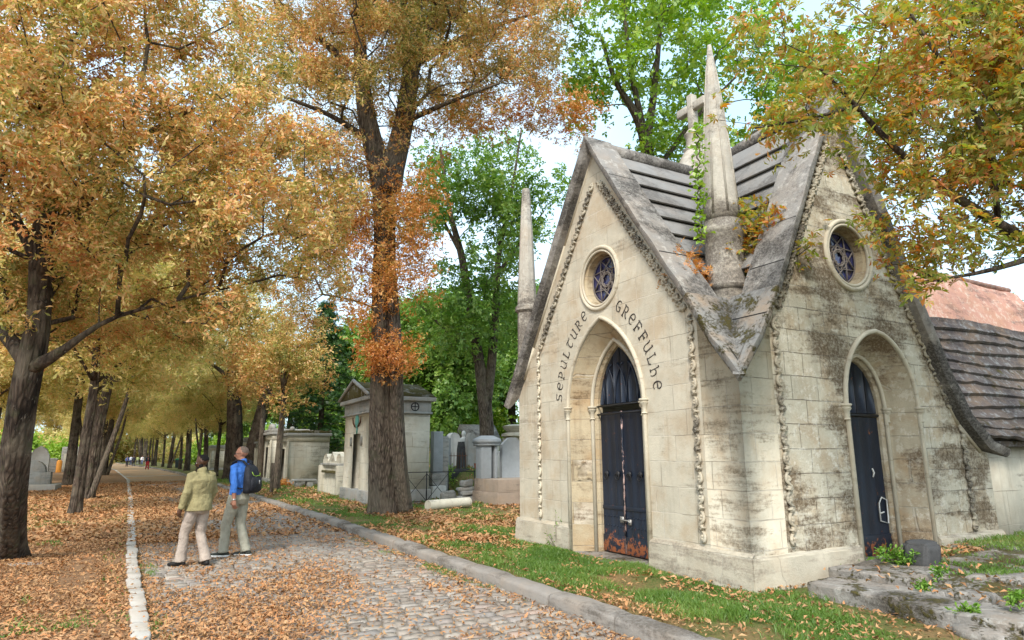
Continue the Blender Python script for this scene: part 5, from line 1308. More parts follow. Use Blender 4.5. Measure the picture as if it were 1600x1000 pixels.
# wheelie bin
bx, by = 4.05, 100
t = thing('wheelie_bin', 'dark wheelie bin with a green lid on the right of the avenue', 'bin', (bx, by, .1))
mb = MB(); mb.lathe([(.5, .12), (.66, 1.15)], (bx, by, 0), 4, rot=PI/4); mb.build('body', plain('bin_grey', (.045, .06, .07), .5), t, bevel=.04)
mb = MB(); mb.lathe([(.72, 1.15), (.72, 1.24), (.4, 1.34)], (bx, by, 0), 4, rot=PI/4); mb.build('lid', plain('bin_green', (.03, .22, .08), .5), t, bevel=.03)
for s_ in (-1, 1):
    mb = MB(); mb.tube([(bx+s_*.3, by+.42, .14), (bx+s_*.38, by+.42, .14)], .14, 14); mb.build('wheel', M['iron'], t)
# tombs on the left lawn
t = thing('carved_tomb', 'round topped grey tomb on a slab, left of the road beyond the trunks', 'tomb', (-4.9, 41, 0))
MB().box((-6.0, 39.6, .0), (-3.7, 42.5, .30)).build('slab', M['kerbpale'], t, bevel=.02)
mb = MB(); mb.box((-5.6, 41.2, .3), (-4.1, 42.0, .9)); mb.tube([(-4.9, 41.24, .92), (-4.9, 41.95, .92)], .55, 20); mb.build('headstone', M['greystone'], t, bevel=.02)
p = at(62, 712, 40); mb = MB(); mb.prism([(-.5, 0), (.5, 0), (.5, 1.7), (.3, 2.1), (0, 2.3), (-.3, 2.1), (-.5, 1.7)], [], lambda a, z, d: (p.x+a, p.y+d, z), 0, .4); tag(mb.build('white_monument', M['white'], bevel=.02), 'white shouldered monument just right of the thick left trunk', 'monument')
p = at(73, 730, 70); mb = roughbox(MB(), (p.x-.9, p.y, 0), (p.x+.9, p.y+1, 1.5), 4, .03, 5); tag(mb.build('box_tomb', M['greystone']), 'grey box tomb far off between the left trunks', 'tomb')
p = at(92, 730, 70); mb = MB(); mb.tube([(p.x, p.y, 0), (p.x, p.y, 1.15), (p.x, p.y, 1.3)], [.26, .26, .15], 16); tag(mb.build('litter_barrel', plain('orange_paint', (.75, .30, .04), .6), smooth=True, angle=40), 'orange barrel by the tombs far left', 'barrel')
p = at(100, 730, 72); mb = roughbox(MB(), (p.x-.2, p.y+.3, 0), (p.x+1.6, p.y+1.3, 2.0), 4, .03, 6); tag(mb.build('box_tomb', M['oldtomb']), 'pale box tomb right of the orange barrel', 'tomb')
for i, (px, d, w, h) in enumerate(((8, 60, 1.6, 2.6), (20, 85, 3, 2.2), (112, 90, 2.5, 3.0), (135, 75, 1.6, 2.2), (60, 110, 4, 2.6))):
    p = at(px, 715, d); mb = roughbox(MB(), (p.x-w/2, p.y, -.05), (p.x+w/2, p.y+1.2, h), 4, .04, 50+i); tag(mb.build('box_tomb', M[['greystone', 'oldtomb'][i % 2]]), 'grey stone tomb standing among the far left trees', 'tomb', 'tombs among the far left trees')
mb = roughbox(MB(), (-1.75, 12.85, .0), (-1.25, 13.15, .03), 4, .008, 70); tag(mb.build('flat_stone', M['kerbpale']), 'flat pale stone in the leaves beside the thick leaning trunk', 'stone')

# ------------------------------------------------------------------ tomb to the right of the chapel
t = thing('neighbouring_tomb', 'stone tomb with rust and slate coloured sagging roof, right of the chapel', 'tomb', (13, 6, .1))
MB().box((11.55, 5.95, -.05), (17, 8.3, 1.72)).build('wall', M['oldtomb'], t)
MB().box((11.30, 5.62, -.05), (11.55, 6.4, 1.66)).build('wall', M['oldtomb'], t)
MB().box((11.62, 5.83, -.05), (12.0, 5.948, 1.72)).build('pilaster', M['oldtomb'], t, bevel=.02)
mb = MB(); mb.box((11.45, 5.72, 1.72), (17.1, 8.4, 1.82)); mb.box((11.5, 5.78, 1.822), (17.1, 8.4, 1.90)); mb.build('cornice', M['darkroof'], t, bevel=.015)
pr = [(5.70, 1.90), (5.98, 2.35), (6.22, 2.9), (6.42, 3.5), (6.56, 4.05), (6.72, 4.62), (6.92, 5.05), (7.1, 5.15)]
def rsurf(ps, name, mat, seed):
    mb = MB(); rows = []
    ys = np.interp(np.linspace(0, len(ps)-1, (len(ps)-1)*6+1), range(len(ps)), [p[0] for p in ps]); zs = np.interp(np.linspace(0, len(ps)-1, (len(ps)-1)*6+1), range(len(ps)), [p[1] for p in ps])
    for i, (yy, zz) in enumerate(zip(ys, zs)):
        r = []
        for j in range(41):
            x = 11.5+5.6*j/40; x2 = x-(.0 if zz < 4.6 else 0); sag = .10*math.sin(x*1.9+zz)*math.sin(zz*2.2+seed); st = .11*((i % 5)/5)*(zz < 4.1)
            xm = 17.1-(zz-1.9)*.17; x = 11.5+(xm-11.5)*j/40
            r.append((x, yy-st-.03*mnoise.noise(Vector((x*3, zz*5, seed))), zz+sag*.5+.03*mnoise.noise(Vector((x*4, zz*4, seed+5)))))
        rows.append(r)
    mb.strip(rows); mb.strip([rows[-1], [(p[0], 14.2-p[1], p[2]-.05) for p in rows[-1]], [(p[0], 8.5, 1.9) for p in rows[-1]]]); return mb.build(name, mat, t, smooth=True, angle=35)
for k_ in range(11):
    mb = MB(); f0, f1 = k_/11*4, min(4, (k_+1)/11*4+.16); rows = []
    for e, (f, lf) in enumerate(((f0, .075), (f0, .012), ((f0+f1)/2, .0), (f1, -.03))):
        yy = float(np.interp(f, range(5), [p[0] for p in pr[:5]])); zz = float(np.interp(f, range(5), [p[1] for p in pr[:5]])); r = []
        for j in range(46):
            x = 11.5+5.2*j/45; w = .035*math.sin(x*1.3+k_*.9); w2 = .03*mnoise.noise(Vector((x*3, k_*4, 1)))
            r.append((x, yy-.05-(.05 if e == 0 else (.085 if e == 1 else .03)), zz+w+w2-(.04 if e == 0 else 0)))
        rows.append(r)
    mb.strip(rows[::1]); mb.build('roof_course', M['darkroof'], t, smooth=True, angle=30)
rsurf(pr[:5], 'roof', M['darkroof'], 1); rsurf(pr[4:], 'roof', M['rustroof'], 2)['label'] = 'upper roof crusted with pink and rust lichen'
mb = MB(); mb.box((17.0, 5.95, 1.9), (17.05, 8.3, 2.1)); mb.tube([(11.5, 7.05, 5.17), (16.5, 7.05, 5.15)], .06, 7); mb.build('ridge', M['rustroof'], t)

# ------------------------------------------------------------------ broken steps beside the chapel
def steps():
    z1 = .29
    for i, (ya, yb, x0, x1, lb) in enumerate(((4.05, 5.02, 6.36, 7.0, 'long mossy kerb slab, nearest the chapel corner'), (3.0, 4.03, 6.30, 6.96, 'cracked kerb slab with pale top, second from the chapel corner'), (2.0, 2.98, 6.30, 7.0, 'kerb slab at the bottom right edge of the photo'))):
        tag(roughbox(MB(), (x0, ya, .0), (x1, yb, z1-.01*i), 12, .012, 80+i).build('step_slab', M['step'], smooth=True, angle=22), lb, 'stone slab', 'slabs of the broken grave steps')
    tag(roughbox(MB(), (7.02, 4.35, .05), (8.35, 5.25, .36), 12, .014, 85).build('step_slab', M['step'], smooth=True, angle=22), 'wide upper slab in front of the narrow dark door', 'stone slab', 'slabs of the broken grave steps')
    for i, (x, y, w, d, z, lb) in enumerate(((7.15, 4.1, .34, .22, .33, 'rounded stone chunk at the left of the upper slab edge'), (7.12, 3.7, .36, .3, .36, 'broken dark stone chunk in the middle of the upper slab edge'), (7.3, 3.25, .4, .34, .34, 'mossy stone chunk at the right of the upper slab edge'), (8.1, 3.9, .7, .5, .40, 'half buried grey stone among the upper moss'))):
        tag(roughbox(MB(), (x-w/2, y-d/2, .0), (x+w/2, y+d/2, z-.03), 8, .02, 90+i).build('stone_chunk', M['step'], smooth=True, angle=40), lb, 'stone block')
    # raised mossy ground
    mb = MB(); rows = []
    for i in range(26):
        y = 1.2+4.5*i/25; r = []
        for j in range(40):
            x = 7.05+6.5*j/39; r.append((x, y, .20+.13*sst(7.05, 7.7, x)*sst(5.75, 5.0, y)*1.0+.03*mnoise.noise(Vector((x*2, y*2, 0)))+.015*mnoise.noise(Vector((x*7, y*7, 3)))+.07*sst(8.5, 10, x)))
        rows.append(r)
    mb.strip(rows); tag(mb.build('raised_ground', M['mosspatch'], smooth=True), kind='structure')
steps()
mb = MB(); mb.lathe([(.02, -.05), (.26, -.03), (.29, .03), (.27, .075), (.15, .09), (.0, .092)], (6.33, 3.22, .12), 22); mb.V[-1][:, 0] = 6.33+(mb.V[-1][:, 0]-6.33)*.9
tag(mb.build('round_slab', M['step'], smooth=True), 'rounded pale slab at the very bottom right of the steps', 'stone slab')
V, Q = blades(22000, (7.2, 12.5, 1.6, 5.5), lambda x, y: np.clip((nz2(x, y, 1.2, 61) > -.06)*.9*(~((y > 4.3) & (x < 8.4)))+.05, 0, 1), lambda x, y: .20+.13*sst(7.05, 7.7, x)+.07*sst(8.5, 10, x)+0*y, .02, .07, .010, 63)
tag(MB().add(V, Q=Q).build('moss_grass', M['grass']), kind='stuff')
P_ = litter_pts(420, 8.6, 12, 4.9, 5.45, lambda x, y: .9+0*x, 64); V, Q = ground_leaf(P_, np.full(420, .36), LF, .7, 1.2, 65); b_ = MB().add(V, Q=Q)
P_ = litter_pts(160, 6.4, 9, 2.6, 5.1, lambda x, y: .9+0*x, 66); V, Q = ground_leaf(P_, np.full(160, .36), LF, .6, 1.2, 67); b_.add(V, Q=Q); tag(b_.build('leaves_by_steps', M['litter']), kind='stuff')
# dark mossy planter and weeds
p = onZ(1445, 882, .36); o = roughbox(MB(), (p.x-.15, p.y-.13, .3), (p.x+.15, p.y+.14, .60), 9, .03, 95).build('planter', M['darkstone']); tag(o, 'dark lichened square planter in front of the narrow door', 'planter')
p = onZ(1400, 880, .36); shrub('weed_plant', 'grey green flowering weed left of the dark planter', (p.x, p.y, .34), .26, 380, 'weed', single(.06, .022), spread=.03)
p = onZ(1352, 878, .3)
t = thing('iris_clump', 'clump of bright sword shaped leaves leaning at the chapel corner by the steps', 'plant', (p.x, p.y, .25)); mb = MB(); rg = random.Random(3)
for k in range(26):
    a = rg.uniform(-1.2, .5); L = rg.uniform(.25, .46); d = Vector((math.cos(a), math.sin(a), 0)); b0 = Vector((p.x+rg.uniform(-.06, .06), p.y+rg.uniform(-.06, .06), .25)); s_ = d.cross(Vector((0, 0, 1)))*.012
    pts = [b0+d*L*f+Vector((0, 0, L*(.9*f-.95*f*f))) for f in (0, .35, .7, 1)]
    mb.strip([[pp-s_*(1-f*.9), pp+s_*(1-f*.9)] for pp, f in zip(pts, (0, .2, .5, 1))])
mb.build('leaves', M['weed'], t)
for i, (px, py, z, r, lb) in enumerate(((1590, 945, .33, .13, 'weed with broad leaves growing at the right end of the steps'), (1440, 925, .27, .10, 'little weed growing between the two slab tiers'), (1470, 900, .36, .12, 'weed behind the dark planter'), (1510, 960, .26, .08, 'weed at the crack of the lower slabs'), (1212, 905, .13, .14, 'grass tuft at the foot of the chapel corner'), (1115, 905, .13, .12, 'leafy weed at the plinth between door and corner'))):
    p = onZ(px, py, z); shrub('weed_plant', lb, (p.x-(.12 if i > 3 else 0), p.y-(.1 if i > 3 else 0), z), r, 130, 'weed', single(.05, .02), spread=.02)
# climbing weed on the cream wall left of the door
shrub('climbing_weed', 'thin climbing weed on the cream wall left of the double door', (XF-.06, YM+1.35, .15), .22, 70, 'weed', single(.05, .018), sq=2.8, spread=.02)
# plants growing out of the roof valley
shrub('roof_shrub', 'small rust leaved shrub growing left of the front pinnacle', at(1072, 452, 9.15), .46, 900, 'rust', PALM*.75, spread=.09)
shrub('roof_shrub', 'red and olive sapling growing right of the front pinnacle', at(1202, 440, 9.05), .72, 1100, 'olive', palmate(5, .095, .032), sq=1.6, spread=.10)
shrub('roof_shrub', 'brown dry sprigs at the foot of the front pinnacle', at(1192, 450, 9.0), .36, 480, 'rust', PALM*.6, spread=.07)
t = thing('ivy', 'lime green creeper climbing the left side of the front pinnacle', 'creeper', (XF+.5, YC+1.05, 4.3)); pts = []
for k in range(46):
    f = k/45; pts.append(tuple(at(1094-4*f+3*math.sin(k*1.3), 372-175*f, 9.05)))
mb = MB().tube(pts, .010, 5); mb.build('stem', M['bark'], t); V, Q = scatter_leaves(np.array(pts), RNG.normal(0, 1, (46, 3)), 260, single(.075, .05), .05, .2, 7); MB().add(V, Q=Q).build('foliage', M['lime'], t)

# hedges and bushes that close the view under the far crowns
hb = shrub('hedge_bush', 'low light green bush under the far trees', (-12, 70, 0), 2.6, 5200, 'lime', palmate(3, .30, .17), cat='bush', sq=1, spread=.45, group='bushes under the far trees')
gb = shrub('hedge_bush', 'yellowing bush under the far trees', (-7, 118, 0), 3.0, 5200, 'gold', palmate(3, .34, .2), cat='bush', sq=1, spread=.5, group='yellow bushes under the far trees')
HB = [(-22, 95, 1.3), (-30, 90, 1.4), (-16, 105, 1.2), (-38, 85, 1.4), (-11, 125, 1.3), (-46, 110, 2), (-60, 100, 2), (-32, 130, 2), (-20, 150, 2), (-14, 160, 1.8), (12, 110, 1.2), (14, 90, 1.1), (10, 135, 1.5), (8, 160, 1.6), (20, 75, 1.3), (12.5, 52, .9), (14, 44, .9), (16, 60, 1.2), (15, 34, .8), (24, 48, 1.2), (20, 30, 1.0), (26, 34, 1.3), (34, 40, 1.5), (28, 22, 1.2), (36, 26, 1.4), (44, 34, 1.6), (30, 14, 1.2), (40, 16, 1.5), (18, 38, 1), (-6, 215, 2.6), (-14, 215, 2.6), (2, 215, 2.4), (-22, 212, 2.6), (-30, 200, 2.6), (10, 200, 2.4)]
for i, (x, y, s_) in enumerate(HB):
    far = y > 100 and x < 20
    put(gb if far and y > 150 else hb, 'hedge_bush', 'yellowing bush under the far trees' if far and y > 150 else 'low light green bush under the far trees', x, y, float(gz(x, y))-.1 if x > 5 else 0, i*1.3, s_, 'yellow bushes under the far trees' if far and y > 150 else 'bushes under the far trees')

# ------------------------------------------------------------------ people
def cloth(name, col, col2=None, rough=.85, wr=.9):
    s = NT(name); n = s.noise(5, 4, .6, s.map((1, 1, .6)), 1.2); f = s.noise(14, 3, .5, None, 1.5)
    c = s.mix(s.ramp(s.noise(6, 4), [(.35, 0.), (.65, 1.)]), col, col2 or tuple(v*.78 for v in col))
    s.bsdf(c, rough, s.bump(s.math('ADD', n, s.math('MULTIPLY', f, .5)), wr, .05), .2); return s.m
def skin(name, col):
    s = NT(name); c = s.mix(s.noise(20, 3), col, tuple(v*.8 for v in col)); b = s.bsdf(c, .5, None, .35); return s.m
def V3(*a): return np.array(a, float)
def person(label, loc, rotz, H, pose, look, mats, detail=True, group=None):
    """built standing in local axes: x right, y forward, z up, for a height of 1.75"""
    k = H/1.75; name = 'person'; t = thing(name, label, 'person', (0, 0, 0), group)
    J = pose; vox = .0065 if detail else .022
    def fin(mb, nm, mat, v, sm=3, par=t, disp=0):
        o = mb.build(nm, mat, par, smooth=True); r = o.modifiers.new('r', 'REMESH'); r.mode = 'VOXEL'; r.voxel_size = v; r.use_smooth_shade = True
        s_ = o.modifiers.new('s', 'SMOOTH'); s_.iterations = sm; s_.factor = .5
        if disp and detail:
            tx = bpy.data.textures.new('folds', 'CLOUDS'); tx.noise_scale = .11; tx.noise_depth = 1
            d = o.modifiers.new('d', 'DISPLACE'); d.texture = tx; d.strength = disp*.75; d.mid_level = .5
        return o
    hipL, hipR = V3(-.09, 0, .92)+V3(*J.get('hip', (0, 0, 0))), V3(.09, 0, .92)+V3(*J.get('hip', (0, 0, 0)))
    kL_, aL_, kR_, aR_ = [V3(*J[x]) for x in ('kneeL', 'ankL', 'kneeR', 'ankR')]
    shL, shR = V3(-.185, -.01, 1.42), V3(.185, -.01, 1.42)
    eL, wL, eR, wR = [V3(*J[x]) for x in ('elbL', 'wriL', 'elbR', 'wriR')]
    # body
    b = MB()
    b.tube([(0, 0, .88), (0, .0, 1.0), (0, .01, 1.15), (0, 0, 1.30), (0, -.01, 1.40), (0, -.01, 1.46)], [.135, .13, .125, .145, .13, .06], 16)
    for h_, kn, an in ((hipL, kL_, aL_), (hipR, kR_, aR_)): b.tube([h_, (h_+kn)/2, kn, (kn*.6+an*.4), an], [.08, .07, .052, .05, .036], 12)
    for s_, e, w in ((shL, eL, wL), (shR, eR, wR)): b.tube([s_, (s_+e)/2, e, (e+w)/2, w], [.052, .046, .038, .036, .027], 12)
    b.tube([(0, -.02, 1.40), (0, -.01, 1.50), (0, .005, 1.56)], [.065, .056, .056], 12)
    # head: skull, face, jaw, nose, ears
    ca, sa = math.cos(look[0]), math.sin(look[0]); pit = look[1]; HC = np.array((0, .01, 1.635))
    def hd(x, y, z):
        y2, z2 = y*math.cos(pit)+z*math.sin(pit), z*math.cos(pit)-y*math.sin(pit)
        return HC+np.array((x*ca-y2*sa, x*sa+y2*ca, z2))
    RM = Matrix.Rotation(look[0], 3, 'Z') @ Matrix.Rotation(-pit, 3, 'X')
    def hb_(c, r): b.ball(hd(*c), r, 16, 10, RM)
    hb_((0, -.018, .022), (.076, .096, .090)); hb_((0, .022, -.02), (.062, .070, .088)); hb_((0, .035, -.070), (.046, .046, .038)); hb_((0, .062, .022), (.05, .028, .02))
    hb_((0, .092, -.018), (.013, .022, .026)); hb_((0, .105, -.030), (.015, .014, .011)); hb_((0, .080, -.058), (.024, .014, .012))
    for s_ in (-1, 1): hb_((s_*.074, -.008, -.008), (.010, .020, .032)); hb_((s_*.035, .058, -.022), (.024, .022, .024))
    # hands
    hands = []
    for s_, e, w in ((-1, eL, wL), (1, eR, wR)):
        d = (w-e)/np.linalg.norm(w-e); side = V3(0, 1, 0)-d*d[1]; side /= np.linalg.norm(side); nr = np.cross(d, side)*(-s_)
        if not detail: b.ball(w+d*.07, (.03, .04, .07), 8, 6); continue
        b.tube([w-d*.01, w+d*.03, w+d*.085], [.026, .034, .036], 10, squash=1.0)
        b.ball(w+d*.055, (.022, .042, .05), 10, 8)
        for i, (o_, L) in enumerate(((.030, .072), (.010, .080), (-.011, .074), (-.030, .058))):
            p0 = w+d*.078+side*o_; c1 = p0+d*L*.45+nr*(.004+.004*i); c2 = c1+d*L*.32+nr*(.012+.004*i); c3 = c2+d*L*.2+nr*(.018+.003*i)
            b.tube([p0-d*.02, p0, c1, c2, c3], [.0095, .0098, .0092, .0085, .007], 8)
        q = w+d*.02+side*.028; b.tube([q, q+side*.022+d*.022, q+side*.034+d*.048+nr*.008, q+side*.036+d*.068+nr*.016], [.013, .012, .0105, .008], 8)
    fin(b, 'body', mats['skin'], vox, 3)
    # hair
    hm = MB(); n_ = 16
    hair = mats.get('hairfn')
    P = []; 
    for i in range(9):
        e = PI/2*i/8*1.18
        for j in range(24):
            a = 2*PI*j/24; x, y, z = math.sin(e)*math.sin(a), math.sin(e)*math.cos(a), math.cos(e)
            front = max(0, y); lim = mats.get('hairline', .35); th = mats.get('hairth', .007)
            hgt = z
            if y > .25 and z < lim+ (y-.25)*.6: th = -.012
            if z < -.25 and y > -.1: th = -.012
            P.append(hd(x*(.076+th), -.018+y*(.096+th), .022+z*(.090+th)))
    P = np.array(P).reshape(9, 24, 3); hm.strip(P, closed=False); hm.strip(np.stack([P[:, -1], P[:, 0]], 1))
    hm.build('hair', mats['hair'], t, smooth=True)
    if detail:
        g = MB()
        for s_ in (-1, 1):
            g.tube([hd(s_*.032+.022*math.cos(q), .100, -.000+.017*math.sin(q)) for q in np.linspace(0, 2*PI, 13)[:-1]], .0028, 5, closed=True)
            g.tube([hd(s_*.054, .098, .004), hd(s_*.080, .05, .006), hd(s_*.083, -.01, .000)], .003, 5)
        g.tube([hd(-.01, .102, .003), hd(.01, .102, .003)], .0028, 5); g.build('glasses', M['iron'], t)
        for s_ in (-1, 1):
            MB().ball(hd(s_*.031, .077, .0), .011, 10, 6).build('eye', mats['eye'], t, smooth=True)
        if 'beard' in mats:
            be = MB(); be.ball(hd(0, .045, -.082), (.050, .048, .034), 14, 8, RM)
            for s_ in (-1, 1): be.ball(hd(s_*.052, .022, -.062), (.016, .036, .036), 10, 6, RM)
            be.ball(hd(0, .086, -.048), (.027, .012, .008), 10, 6, RM); be.build('beard', mats['hair'], t, smooth=True)
    # trousers
    tr = MB(); fl = mats.get('flare', .085)
    tr.tube([(0, 0, 1.04), (0, 0, .98), (0, -.012, .90), (0, 0, .83)], [.145, .155, .165, .12], 18)
    for h_, kn, an, s_ in ((hipL, kL_, aL_, -1), (hipR, kR_, aR_, 1)):
        lo = an+V3(0, -.005, .0); tr.tube([h_+V3(0, 0, .02), h_*.6+kn*.4, kn, kn*.5+lo*.5, lo*.9+kn*.1, lo+V3(0, .0, -.015)], [.105, .098, .078, .076, fl*.95, fl], 16)
    o = fin(tr, 'trousers', mats['trousers'], .011 if detail else .024, 3, disp=.022)
    # top
    tp = MB(); hem = mats['hem']; gw = mats['girth']
    dp = mats.get('depth', .82)
    rows = [(0, -.005, hem), (0, -.005, hem+.12), (0, 0, 1.12), (0, -.01, 1.24), (0, -.015, 1.34), (0, -.015, 1.41), (0, -.012, 1.47)]; rr = [gw*1.06, gw*1.0, gw*.97, gw*1.05, gw*1.08, gw*.9, .075]
    th_ = np.arange(22)*2*PI/22; wide = [1.08, 1.08, 1.1, 1.2, 1.28, 1.25, 1.0]
    tp.strip([[(r*wd*math.cos(a), y+r*(dp if z < 1.1 else .82)*math.sin(a), z) for a in th_] for (x, y, z), r, wd in zip(rows, rr, wide)], closed=True)
    nn = tp.n; tp.F += [tuple(range(22))[::-1], tuple(nn-22+i for i in range(22))]
    for s_, sh, e, w in ((-1, shL, eL, wL), (1, shR, eR, wR)):
        end = w if not mats.get('rolled') else e*.45+w*.55; a_ = mats['sleeve']
        tp.tube([sh+V3(-s_*.06, 0, .0), sh+V3(0, 0, -.01), (sh+e)/2, e, (e+end)/2, end], [a_*1.05, a_*1.12, a_, a_*.9, a_*.82, a_*.78], 14)
        if mats.get('rolled'): tp.tube([end-(end-e)*.25, end], [a_*.88, a_*.88], 14)
    tp.tube([(0, -.02, 1.42), (0, -.012, 1.50), (0, .0, 1.525)], [.085, .078, .074], 16)
    fin(tp, mats['topname'], mats['top'], .010 if detail else .024, 3, disp=.030)
    # shoes
    for an, s_, yaw in ((aL_, -1, J.get('yawL', .1)), (aR_, 1, J.get('yawR', -.1))):
        c, s2 = math.cos(yaw), math.sin(yaw); f = lambda x, y, z: (an[0]+x*c-y*s2, an[1]+x*s2+y*c, z)
        sh = MB()
        for y, r, z in ((-.055, .040, .045), (-.02, .044, .05), (.03, .043, .048), (.08, .045, .04), (.13, .047, .034), (.17, .038, .030), (.195, .022, .026)): sh.ball(f(0, y, z), (r, r*1.1, z*.98), 12, 8)
        sh.tube([f(0, -.03, .05), f(0, -.015, .11)], [.045, .046], 12)
        o = fin(sh, 'shoe', mats['shoe'], .009 if detail else .02, 2)
        if detail and 'sole' in mats:
            so_ = MB()
            lp = [f(x, y, 0) for x, y in ((.03, -.095), (.046, -.04), (.045, .04), (.052, .12), (.04, .18), (0, .215), (-.04, .18), (-.052, .12), (-.045, .04), (-.046, -.04), (-.03, -.095), (0, -.105))]
            so_.strip([[(x, y, .003) for x, y, _ in lp], [(x, y, .030) for x, y, _ in lp]], closed=True); so_.F += [tuple(range(12))[::-1], tuple(range(12, 24))]
            so_.build('sole', mats['sole'], o, bevel=.004)
    if detail and mats.get('watch'):
        d = (wL-eL)/np.linalg.norm(wL-eL); MB().tube([wL-d*.018, wL+d*.004], .033, 14).build('watch', plain('watch_steel', (.5, .5, .48), .3, .8), t)
    t.location = loc; t.rotation_euler = (0, 0, rotz); t.scale = (k, k, k); ORIG[t] = Vector((0, 0, 0)); return t
blk = cloth('black_leather', (.018, .016, .015), None, .5, .2); white = cloth('white_rubber', (.7, .7, .68), None, .6, .1); eye = plain('eye_white', (.5, .48, .45), .3)
m1 = dict(skin=skin('dark_brown_skin', (.085, .038, .020)), hair=cloth('black_hair', (.010, .009, .009), None, .9, .6), eye=eye, beard=1, hairline=.72, hairth=.0025, hem=.86, girth=.188, sleeve=.070, topname='jacket',
          depth=1.02, top=cloth('sage_jacket_cloth', (.31, .275, .14), (.235, .205, .105), .85, .6), trousers=cloth('beige_trouser_cloth', (.42, .35, .29), (.32, .265, .225), .85, .6), shoe=blk, flare=.092)
g1_ = onZ(302, 885, .004); away = lambda p: math.atan2(-p.x, p.y)
person('bearded man in a sage green jacket and beige trousers, strolling on the cobbles', (g1_.x, g1_.y, .010), away(g1_)+R(38), 1.66,
       dict(kneeL=(-.105, .15, .49), ankL=(-.12, .17, .085), kneeR=(.10, .03, .50), ankR=(.115, -.13, .085), yawL=.35, yawR=-.25, elbL=(-.265, -.03, 1.15), wriL=(-.275, .06, .905), elbR=(.27, .0, 1.15), wriR=(.25, .12, .93)), (R(46), R(16)), m1)
m2 = dict(skin=skin('tanned_skin', (.42, .20, .13)), hair=cloth('grey_hair', (.20, .15, .12), None, .9, .4), eye=eye, hairline=.9, hairth=.003, hem=.97, girth=.158, sleeve=.056, topname='shirt', rolled=1, watch=1,
          top=cloth('blue_shirt_cloth', (.06, .20, .62), (.05, .16, .50), .8, .6), trousers=cloth('grey_khaki_cloth', (.36, .35, .28), (.28, .27, .215), .85, .6), shoe=cloth('dark_canvas', (.035, .04, .035), None, .8, .3), sole=white, flare=.080)
g2_ = onZ(366, 870, .004); az2 = away(g2_)+R(52)
per2 = person('man in a blue shirt and grey trousers with a black rucksack, walking on the cobbles', (g2_.x, g2_.y, .010), az2, 1.80,
       dict(kneeL=(-.095, .13, .49), ankL=(-.10, .14, .085), kneeR=(.09, .0, .50), ankR=(.10, -.13, .085), yawL=.3, yawR=.1, elbL=(-.25, -.09, 1.14), wriL=(-.225, -.09, .90), elbR=(.25, .05, 1.15), wriR=(.22, .18, 1.0)), (R(34), R(8)), m2)
# rucksack
k = 1.80/1.75
t = thing('backpack', 'black rucksack with a lime green mark on the back of the man in blue', 'backpack', (0, 0, 0), None)
fab = cloth('black_nylon', (.012, .013, .018), (.03, .032, .04), .6, .4)
b = MB(); rows = []
for z, w, y0_, y1_ in ((.99, .10, -.17, -.24), (1.0, .145, -.155, -.29), (1.08, .16, -.15, -.325), (1.18, .16, -.15, -.32), (1.30, .15, -.15, -.29), (1.40, .125, -.15, -.25), (1.45, .07, -.16, -.21)):
    yc_, ry = (y0_+y1_)/2, abs(y1_-y0_)/2; rows.append([(w*math.copysign(abs(math.cos(a))**.6, math.cos(a)), yc_+ry*math.copysign(abs(math.sin(a))**.6, math.sin(a)), z) for a in np.arange(20)*2*PI/20])
b.strip(rows, closed=True); b.F += [tuple(range(20))[::-1], tuple(b.n-20+i for i in range(20))]; o = b.build('bag', fab, t, smooth=True)
b = MB(); rows = []
for z, w, d_ in ((1.02, .10, .012), (1.04, .13, .035), (1.13, .135, .05), (1.22, .12, .035), (1.25, .10, .01)):
    rows.append([(w*math.copysign(abs(math.cos(a))**.6, math.cos(a)), -.315-d_*math.sin(a)*.9, z) for a in np.arange(16)*2*PI/16])
b.strip(rows, closed=True); b.F += [tuple(range(16))[::-1], tuple(b.n-16+i for i in range(16))]; b.build('front_pocket', fab, t, smooth=True)
for s_ in (-1, 1):
    b = MB(); pth = [(s_*.07, -.17, 1.43), (s_*.085, -.10, 1.505), (s_*.10, 0, 1.52), (s_*.115, .065, 1.475), (s_*.12, .100, 1.34), (s_*.13, .092, 1.2), (s_*.155, .02, 1.10), (s_*.16, -.16, 1.06)]
    b.strip([[(x-.028, y, z), (x+.028, y, z), (x+.028, y*1.05, z+.014), (x-.028, y*1.05, z+.014)] for x, y, z in pth], closed=True); b.build('strap', fab, t, smooth=True, angle=50)
b = MB(); b.tube([(-.035, -.19, 1.44), (-.03, -.2, 1.50), (.03, -.2, 1.50), (.035, -.19, 1.44)], .010, 6); b.build('handle', fab, t)
lime = plain('lime_print', (.30, .48, .06), .6)
b = MB(); b.tube([(-.10, -.300, 1.335), (-.085, -.318, 1.285), (-.03, -.327, 1.262), (0.02, -.325, 1.275), (.07, -.320, 1.268), (.105, -.300, 1.31)], .0055, 5); b.build('trim', lime, t)
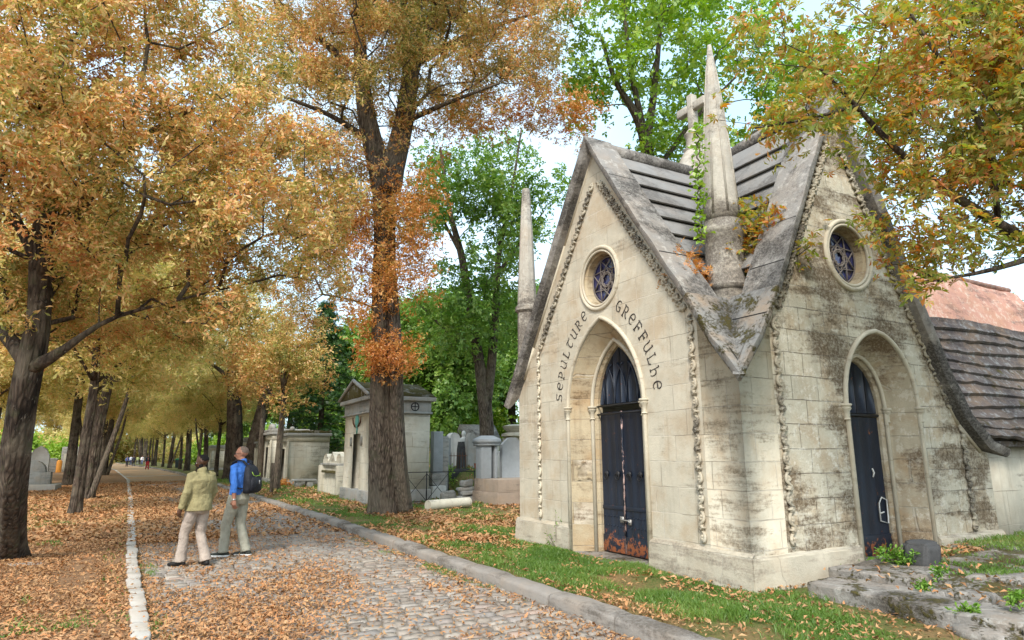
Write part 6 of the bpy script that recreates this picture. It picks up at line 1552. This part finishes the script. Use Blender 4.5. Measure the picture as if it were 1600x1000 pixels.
b = MB(); b.box((.01, -.368, 1.14), (.03, -.362, 1.20)); b.build('zip_pull', plain('grey_tag', (.3, .3, .3), .5), t)
t.location = (g2_.x, g2_.y, .010); t.rotation_euler = (0, 0, az2); t.scale = (k, k, k)
# far walkers
WALK = dict(kneeL=(-.095, .16, .50), ankL=(-.10, .14, .085), kneeR=(.09, .02, .50), ankR=(.10, -.22, .11), elbL=(-.25, -.08, 1.15), wriL=(-.25, -.02, .92), elbR=(.25, .03, 1.15), wriR=(.24, .16, .95))
def far(px, d, H, rot, top, tr_, label, hairc=(.03, .025, .02)):
    p = at(px, 700, d); base = dict(skin=m2['skin'], hair=plain('hair', hairc, .9), eye=eye, hem=.90, girth=.165, sleeve=.06, topname='coat', shoe=blk, flare=.075)
    base['top'] = plain('far_top', top, .9); base['trousers'] = plain('far_trousers', tr_, .9)
    return person(label, (p.x, p.y, .0), rot, H, WALK, (0, 0), base, detail=False)
pm = far(233, 84, 1.80, PI+.2, (.025, .028, .05), (.42, .03, .04), 'distant walker in a dark coat and red trousers, on the avenue')
p = at(229.6, 722, 83.8); b = MB(); b.box((p.x-.22, p.y-.08, .62), (p.x+.14, p.y+.08, 1.05)); b.tube([(p.x-.12, p.y, 1.04), (p.x-.04, p.y, 1.2), (p.x+.04, p.y, 1.04)], .012, 5); tag(b.build('carrier_bag', M['white'], bevel=.04), 'white bag carried by the distant walker in red trousers', 'bag')
far(211, 112, 1.72, .3, (.03, .03, .05), (.03, .03, .035), 'distant walker all in black, right one of the dark pair on the avenue')
far(201, 108, 1.70, PI, (.10, .16, .40), (.035, .03, .04), 'distant walker in a blue top and dark trousers, at the left of the avenue')
far(206.5, 122, 1.76, 0, (.45, .48, .55), (.04, .05, .10), 'distant walker in a pale shirt between two darker walkers')
far(217, 128, 1.70, .1, (.55, .58, .25), (.25, .25, .24), 'distant walker in a pale yellow top near the middle of the avenue')
far(224, 126, 1.72, PI, (.65, .65, .68), (.10, .12, .2), 'distant walker in a white top near the middle of the avenue')
